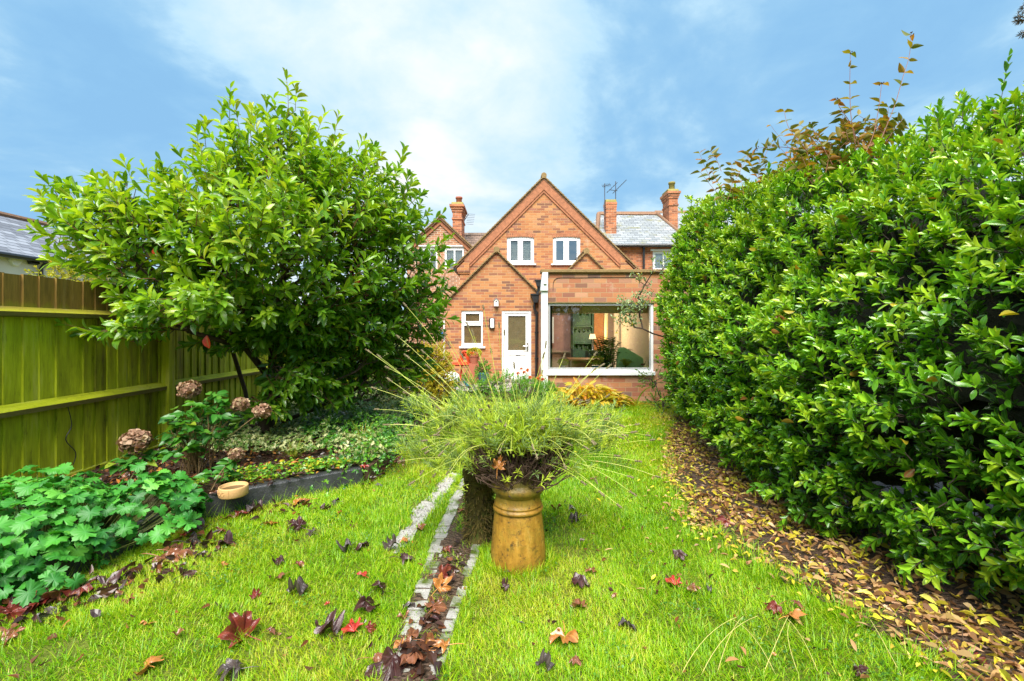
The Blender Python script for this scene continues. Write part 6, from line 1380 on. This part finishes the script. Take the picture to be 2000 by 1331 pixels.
# ---- fallen maple leaves ----
ang=[(0,1.0),(6,.80),(11,.84),(17,.60),(24,.42),(31,.60),(36,.72),(43,.93),(50,.70),(56,.74),(63,.52),(72,.36),(82,.52),(92,.66),(103,.46),(120,.36),(140,.24),(165,.10)]
full=[(-a,r) for a,r in reversed(ang[1:])]+ang
def maple(seed,curl,crump):
    r=np.random.RandomState(seed);V=[(0,0,0)];E=[0];Fa=[];m=len(full);ph=r.uniform(0,6.28,4);ax=r.uniform(0,3.14)
    for f in (.3,.6,.82,1.):
        for (a,q) in full:
            t=math.radians(90-a);rr=q*f*(1+.05*r.normal()*(f==1));x=math.cos(t)*rr;y=math.sin(t)*rr
            lobe=min(abs(a-b) for b in (0,43,-43,92,-92))/20.
            V.append((x,y,0));E.append(min(1,lobe))
    V=np.array(V,float);x,y=V[:,0].copy(),V[:,1].copy()
    u=x*math.cos(ax)+y*math.sin(ax);w=-x*math.sin(ax)+y*math.cos(ax)
    V[:,2]=curl*(u*u)*1.1+crump*(.16*np.sin(5*x+ph[0])*np.cos(4.3*y+ph[1])+.10*np.sin(9*u+ph[2])+.07*np.sin(11*w+ph[3])+.05*np.sin(19*x+ph[1])*np.sin(17*y+ph[0]))+.05*np.array(E)*crump
    sh=1-.35*abs(curl)*np.minimum(1,u*u);V[:,0]*=sh;V[:,1]*=sh
    for k in range(m-1): Fa.append((0,1+k+1,1+k))
    for g_ in range(3):
        b=1+g_*m;c=b+m
        for k in range(m-1): Fa.append((b+k,b+k+1,c+k+1,c+k))
    mb=MB();mb.raw(V*.5,Fa,r.rand(),np.array(E))
    mb.tube([(0,0,0),(.01,-.15,.03),(.05,-.32,.05+.04*r.rand()),(.08,-.45,.03)],.010,5,1)
    return mb
def leafmapmat(name,a,b,c,rough=.3):
    m,nt,o=mat(name);n=noise(nt,22,5,.65);col=mixc(nt,a,b,n);col=mixc(nt,col,c,math_(nt,'MULTIPLY',math_(nt,'SUBTRACT',noise(nt,9,4,.6),.5,True),3.5,True))
    e=math_(nt,'SUBTRACT',1,attr(nt,'edge'));e=math_(nt,'POWER',e,8);col=mixc(nt,col,tuple(min(1,x*1.9+.03) for x in b),math_(nt,'MULTIPLY',e,.45))
    princ(nt,o,col,rough,bump=noise(nt,90,4),bs=.5,bd=.003,spec=.7);return m
LMM={'dark':leafmapmat('dark_purple_leaf',(.022,.008,.008),(.06,.016,.016),(.085,.05,.05),.38),
'red':leafmapmat('deep_red_leaf',(.06,.010,.008),(.20,.022,.012),(.11,.04,.015),.38),
'bright':leafmapmat('bright_red_leaf',(.22,.015,.010),(.45,.03,.018),(.15,.02,.02),.3),
'orange':leafmapmat('orange_leaf',(.26,.085,.02),(.46,.19,.04),(.10,.03,.02),.3),
'brown':leafmapmat('brown_leaf',(.10,.030,.015),(.26,.10,.045),(.05,.015,.01),.26),
'grey':leafmapmat('grey_black_leaf',(.022,.014,.014),(.075,.055,.052),(.12,.09,.085),.38)}
MV={}
def mapleobj(px,py,size,col,label,flat=0):
    z=CH*F/(py-HY) if py<1400 else 2.0
    y=z;x=PX(px,y)
    key=(R.randint(0,5),col)
    zb=.02
    if inpoly(np.array([x]),np.array([y]),BED)[0]: 
        y=(CH-.17)*F/(py-HY);x=PX(px,y);zb=.185
    if key not in MV:
        mb=maple(key[0]*7+len(col),{'dark':.75,'grey':.9,'red':.5,'bright':.4,'orange':.25,'brown':.35}[col]*(1 if key[0]%2 else -.6),{'dark':1.7,'grey':1.9,'red':1.3,'bright':.9,'orange':.9,'brown':1.2}[col])
        o=mb.build('maple_leaf',LMM[col],smooth=False);MV[key]=o
        mod=o.modifiers.new('s','SUBSURF');mod.levels=1;mod.render_levels=1
    else: o=MV[key].copy();C.objects.link(o)
    s=size/F*y*1.45;o.location=(x,y,zb+float(gz(x,y))+.002+s*.05);o.scale=(s,s,s)
    o.rotation_euler=(R.normal()*.30,R.normal()*.30,R.uniform(0,6.28));tag(o,label,'leaf','fallen maple leaves on the lawn, path and bed');return o
ML=[(292,1315,58,'orange','orange-brown maple leaf cut by the bottom edge left of centre, below the dark red leaf'),
(462,1322,62,'grey','grey-black crumpled leaf at the bottom edge between the orange leaf and the brick path'),
(478,1252,78,'red','large dark red curled leaf on the lawn below the middle left'),
(528,1245,36,'brown','small brown leaf touching the right end of the large dark red curled leaf'),
(640,1252,66,'dark','dark purple maple leaf beside a bright red one left of the brick path'),
(690,1242,48,'bright','bright red maple leaf overlapping the dark purple one left of the brick path'),
(720,1240,28,'red','small red leaf just right of the bright red one near the brick path'),
(712,1192,52,'dark','long dark curled leaf above the bright red pair left of the path'),
(738,1160,50,'dark','second long dark curled leaf, upper end of the chain left of the path'),
(710,1133,26,'bright','small bright red leaf above the long dark curled leaves'),
(357,1133,38,'dark','dark crumpled leaf on the lawn in front of the geranium clump'),
(345,1247,24,'brown','tiny brown leaf on the lawn left of the large dark red curled leaf'),
(437,1112,18,'orange','tiny orange leaf above the centre of the left lawn'),
(585,1038,46,'dark','dark purple star-shaped leaf on the upper left lawn'),
(610,1048,22,'grey','small grey crumpled leaf right beside the upper dark star-shaped leaf'),
(530,1030,30,'orange','small flat orange leaf left of the dark star-shaped leaf'),
(547,1104,30,'dark','small dark leaf in the middle of the left lawn'),
(582,1110,26,'red','small wine-red leaf right of the small dark leaf in mid lawn'),
(552,1133,28,'brown','brown-orange leaf below the small dark leaf in mid lawn'),
(581,1160,48,'grey','grey-black ragged leaf lying below the brown-orange leaf in mid lawn'),
(500,1175,24,'red','tiny red leaf left of the grey-black ragged leaf'),
(435,1043,26,'brown','small brown leaf below the kerb, right of the geranium'),
(443,1070,44,'dark','dark leaf below the kerb near the right end of the geranium'),
(470,1012,40,'red','wet dark red leaf lying in the grass against the kerb'),
(500,1005,36,'dark','wet dark leaf against the kerb beside the red one'),
(680,1078,36,'grey','silvery grey crumpled leaf left of a purple leaf in the upper middle lawn'),
(708,1078,40,'dark','purple leaf right of the silvery grey one in the upper middle lawn'),
(768,1078,34,'grey','grey crumpled leaf beside the near end of the gravel strip'),
(787,1100,44,'dark','dark frilly leaf below the near end of the gravel strip'),
(574,990,26,'orange','pale orange leaf in the grass just below the kerb'),
(600,984,30,'orange','orange maple leaf standing up in the grass below the kerb'),
(628,1000,26,'dark','dark leaf right of the orange leaf below the kerb'),
(656,988,26,'grey','grey crumpled leaf below the right end of the kerb'),
(663,1006,14,'bright','tiny bright red leaf below the right end of the kerb'),
(20,1215,70,'red','large red-brown leaf at the left edge below the geranium'),
(70,1192,72,'red','red leaf second from the left edge in the drift below the geranium'),
(115,1180,66,'brown','orange-brown leaf in the middle of the drift below the geranium'),
(100,1212,50,'grey','shiny grey-black leaf under the drift at lower left'),
(160,1165,58,'red','dark red leaf in the drift right of the orange-brown one'),
(205,1150,56,'dark','dark purple leaf at the right end of the lower left drift'),
(10,1255,40,'brown','brown leaf at the very left edge below the drift'),
(315,1100,64,'brown','large copper-brown leaf under the right end of the geranium'),
(345,1092,56,'brown','second copper-brown leaf right of the large one under the geranium'),
(372,1072,54,'grey','dark shiny leaf near the corner of the kerb and the geranium'),
(385,1040,44,'dark','dark leaf close to the near end of the visible kerb'),
(362,1048,30,'bright','red-orange leaf tucked between geranium and kerb'),
(768,1312,92,'dark','very large dark wet leaf on the path at the bottom edge'),
(735,1300,60,'brown','brown leaf left of the very large dark leaf at the bottom of the path'),
(810,1300,62,'brown','brown leaf right of the very large dark leaf at the bottom of the path'),
(805,1262,60,'brown','brown maple leaf on the setts above the bottom heap'),
(868,1274,60,'orange','yellow-orange maple leaf on the right row of setts near the bottom'),
(785,1268,40,'orange','small orange leaf on the left setts above the bottom heap'),
(835,1225,54,'dark','dark leaf in the path channel above the brown maple leaf'),
(845,1200,50,'brown','grey-brown ribbed leaf in the path channel'),
(800,1195,34,'grey','grey leaf lying on the left row of setts'),
(858,1158,46,'orange','orange curled leaf in the middle of the path channel'),
(862,1130,40,'red','red-brown leaf above the orange curled one in the path channel'),
(790,1215,28,'brown','pale brown leaf at the left border of the setts'),
(818,1040,24,'brown','small brown leaf lying on the gravel strip'),
(792,1060,22,'orange','small orange leaf at the near end of the gravel strip'),
(910,1005,38,'brown','curled brown leaf on the setts beside the mossy stump'),
(868,1082,24,'red','small red leaf on the left row of setts level with the clay pot foot'),
(1103,1250,66,'orange','large orange-brown maple leaf on the right lawn near the bottom'),
(1132,1195,44,'brown','copper-brown leaf above the large orange-brown maple leaf'),
(1133,1143,46,'dark','black crumpled leaf to the right of and below the clay pot'),
(1155,1125,30,'brown','small brown curled leaf behind the black crumpled leaf'),
(1225,1232,44,'grey','black leaf with a pale underside right of the large orange-brown leaf'),
(1061,1310,42,'grey','round crumpled grey leaf at the bottom edge of the right lawn'),
(1122,1300,30,'brown','faded brown leaf at the bottom below the large orange-brown leaf'),
(1126,1020,36,'grey','lower of two grey frilly leaves to the right of the clay pot'),
(1115,998,22,'grey','upper of two grey frilly leaves to the right of the clay pot'),
(990,1160,28,'dark','small dark leaf in the grass in front of the clay pot'),
(1325,1090,34,'dark','small dark leaf in the long grass of the right lawn'),
(1318,1150,36,'bright','red leaf in the right lawn below the small dark one'),
(1345,1158,34,'brown','brown leaf right of the red one in the right lawn'),
(1388,1160,18,'grey','tiny grey leaf at the right of the red and brown pair'),
(1420,1030,44,'red','glossy red-brown leaf at the border of lawn and litter'),
(1516,1195,40,'red','left, darker leaf of the pair near the bare soil on the right lawn'),
(1545,1215,52,'orange','orange curled leaf near the bare soil on the right lawn'),
(1556,1188,26,'brown','small brown upright leaf above the orange curled one'),
(1850,1278,56,'brown','big brown leaf on the litter at the bottom right'),
(1905,1298,50,'red','red-brown leaf right of the big brown one at the bottom right'),
(1680,1322,36,'dark','black leaf at the bottom edge of the right lawn'),
(1085,1000,26,'brown','red-brown leaf close behind the clay pot on its right'),
(520,915,30,'orange','orange leaf lying in the bed right of the hydrangea'),
(566,915,34,'orange','wide orange leaf in the bed under the sedge tuft'),
(712,915,20,'bright','small orange-red leaf beside the trailing sedum'),
(780,905,26,'brown','brown leaf on the ground by the low edging board'),
(1200,1170,18,'brown','tiny brown leaf right of the black crumpled leaf'),
(640,1185,14,'bright','tiny red fragment on the lawn above the dark purple leaf'),
(250,1180,26,'brown','long thin brown leaf right of the lower left drift'),
(290,1228,26,'orange','small orange-brown leaf in the lower left lawn')]
for a in ML: mapleobj(*a)
mb=MB();n=520;x=R.uniform(-2.6,1.7,n);y=1.6+R.rand(n)**1.3*5.5;k=lawnmask(x,y)|(R.rand(n)<.0);x=x[k];y=y[k];n=len(x)
leaves(mb,HEART,np.stack([x,y,gz(x,y)+R.uniform(.015,.045,n)],-1),np.stack([R.normal(size=n),R.normal(size=n),R.normal(size=n)*.5],-1),rdir(n,.6),R.uniform(.012,.05,n),R.uniform(.008,.02,n),R.uniform(0,.95,n))
for (cx_,cy_,sx_,sy_,m_) in ((-2.42,2.50,.16,.12,60),(-2.25,2.72,.13,.10,46),(-2.62,2.35,.14,.12,50),(-2.12,3.0,.10,.10,34),(-2.25,3.25,.07,.10,26),(-.42,2.02,.06,.08,34),(-.42,2.3,.04,.12,18),(-.38,2.65,.035,.16,12),(-.36,3.1,.03,.2,10),(-1.9,3.75,.18,.08,30),(-1.36,4.75,.05,.3,50),(-1.33,5.8,.05,.6,60)):
    p=np.stack([cx_+R.normal(size=m_)*sx_,cy_+R.normal(size=m_)*sy_,R.uniform(.02,.05,m_)],-1);leaves(mb,HEART,p,np.stack([R.normal(size=m_),R.normal(size=m_),R.normal(size=m_)*.35],-1),rdir(m_,1.2),R.uniform(.03,.085,m_),R.uniform(.02,.05,m_),R.uniform(0,.8,m_)**1.5)
tag(mb.build('leaf_fragments',LM['debris'],org=(0,3,0)),'tiny brown leaf fragments sprinkled through the lawn grass','leaf fragments',kind='stuff')
# the leaf caught in the lavender
o=maple(3,.4,.7).build('maple_leaf',LMM['orange'],smooth=False);o.location=P(972,912,2.72);o.scale=(.15,.15,.15);o.rotation_euler=(1.5,.3,.2);tag(o,'orange-brown maple leaf caught upright in the lavender above the pot rim','leaf','fallen maple leaves on the lawn, path and bed')

mb=MB();sm=MB()
for (x,y,h,r) in ((-9,-9,6,3.2),(-3,-11,7,3.6),(3.5,-10,5.5,3.0),(9,-11,7.5,3.8),(0,-8,3.2,2.4),(6,-7,3.4,2.2),(-6,-7,3,2.2)):
    p,d=ellip_pts((x,y,h*.55),(r,r*.7,h*.48),2600,.6);leaves(mb,OVAL[:1],p,d+rdir(2600)*.6,rdir(2600),.42,.28,R.uniform(.0,.7,2600));sm.tube([(x,y,0),(x,y,h*.5)],[.16,.10],8)
tag(mb.build('garden_trees',LM['mid'],org=(0,-9,0)),'mass of garden trees and shrubs behind the viewpoint, mirrored in the house windows','trees',kind='stuff')
# ================= CAMERA / LIGHT =================
cam=bpy.data.cameras.new('camera');co=bpy.data.objects.new('camera',cam);bpy.context.scene.collection.objects.link(co)
co.location=(0,0,CH);co.rotation_euler=(math.radians(90),0,0);cam.sensor_width=36;cam.lens=16.0;cam.shift_y=-20.5/2000;cam.clip_end=2000;cam.clip_start=.05
bpy.context.scene.camera=co
sun=bpy.data.lights.new('sun','SUN');sun.energy=SUN_E;sun.angle=math.radians(42);sun.color=(1,.96,.88)
so=bpy.data.objects.new('sun',sun);bpy.context.scene.collection.objects.link(so)
el=math.radians(56);azm=math.radians(186)   # from behind-left of the camera
sd=Vector((math.sin(azm)*math.cos(el),math.cos(azm)*math.cos(el),math.sin(el)))
so.rotation_euler=sd.to_track_quat('Z','Y').to_euler()
w=bpy.data.worlds.new('World');bpy.context.scene.world=w;w.use_nodes=True;nt=w.node_tree;nt.nodes.clear()
out=nt.nodes.new('ShaderNodeOutputWorld');bg=N(nt,'Background')
sky=N(nt,'TexSky');sky.sky_type='NISHITA';sky.sun_disc=False;sky.sun_elevation=el;sky.sun_rotation=azm;sky.air_density=1;sky.dust_density=.5;sky.ozone_density=2
tc=N(nt,'TexCoord').outputs['Generated'];s=N(nt,'SeparateXYZ');nt.links.new(tc,s.inputs[0])
# project direction on a cloud plane
dv=math_(nt,'MAXIMUM',s.outputs[2],.0);dv=math_(nt,'ADD',dv,.22)
cx=math_(nt,'DIVIDE',s.outputs[0],dv);cy=math_(nt,'DIVIDE',s.outputs[1],dv);cb=N(nt,'CombineXYZ');nt.links.new(cx,cb.inputs[0]);nt.links.new(cy,cb.inputs[1])
n1=noise(nt,1.15,8,.55,cb.outputs[0],.5);n2=noise(nt,3.3,7,.6,cb.outputs[0],.3)
def dot(v):
    d=N(nt,'VectorMath',operation='DOT_PRODUCT');nt.links.new(tc,d.inputs[0]);v=np.array(v,float);v/=np.linalg.norm(v);d.inputs[1].default_value=tuple(v);return d.outputs['Value']
def lobe(v,c0,c1,amp):   # soft bright region of cloud around a direction
    return math_(nt,'MULTIPLY',math_(nt,'DIVIDE',math_(nt,'SUBTRACT',dot(v),c0,True),c1-c0,True),amp)
cov=math_(nt,'ADD',math_(nt,'MULTIPLY',n1,2.3),math_(nt,'MULTIPLY',n2,.75));cov=math_(nt,'SUBTRACT',cov,1.13)
cov=math_(nt,'ADD',cov,lobe((-.30,1,.60),.89,1.0,.34));cov=math_(nt,'ADD',cov,lobe((-.05,1,.34),.93,1.0,.06));cov=math_(nt,'ADD',cov,lobe((.55,1,.20),.93,1.0,.15))
hz=math_(nt,'SUBTRACT',.42,s.outputs[2],True);cov=math_(nt,'ADD',cov,math_(nt,'MULTIPLY',hz,.45))
cov=math_(nt,'SUBTRACT',cov,lobe((-1.1,1,.55),.88,1.0,.26));cov=math_(nt,'SUBTRACT',cov,lobe((.35,1,.62),.90,1.0,.16));cov=math_(nt,'ADD',cov,0,True)
ss=N(nt,'VectorMath',operation='SCALE');nt.links.new(sky.outputs[0],ss.inputs[0]);ss.inputs['Scale'].default_value=.075
blue=mixc(nt,ss.outputs[0],(.27,.54,.84),.90)
cloudr=ramp(nt,[(0,(.28,.56,.84)),(.22,(.34,.60,.84)),(.42,(.50,.74,.91)),(.7,(.70,.85,.95)),(1,(.95,.97,.99))]);nt.links.new(cov,cloudr.inputs[0])
f=math_(nt,'MULTIPLY',cov,2.4,True);fin=mixc(nt,blue,cloudr.outputs[0],f)
nt.links.new(fin,bg.inputs['Color']);bg.inputs['Strength'].default_value=SKY_S;nt.links.new(bg.outputs[0],out.inputs[0])
sc=bpy.context.scene;sc.view_settings.view_transform='Standard';sc.view_settings.look='None';sc.view_settings.exposure=EXPO;sc.view_settings.gamma=1
sc.cycles.max_bounces=6;sc.cycles.diffuse_bounces=3;sc.cycles.transmission_bounces=4;sc.cycles.transparent_max_bounces=12;sc.cycles.glossy_bounces=3
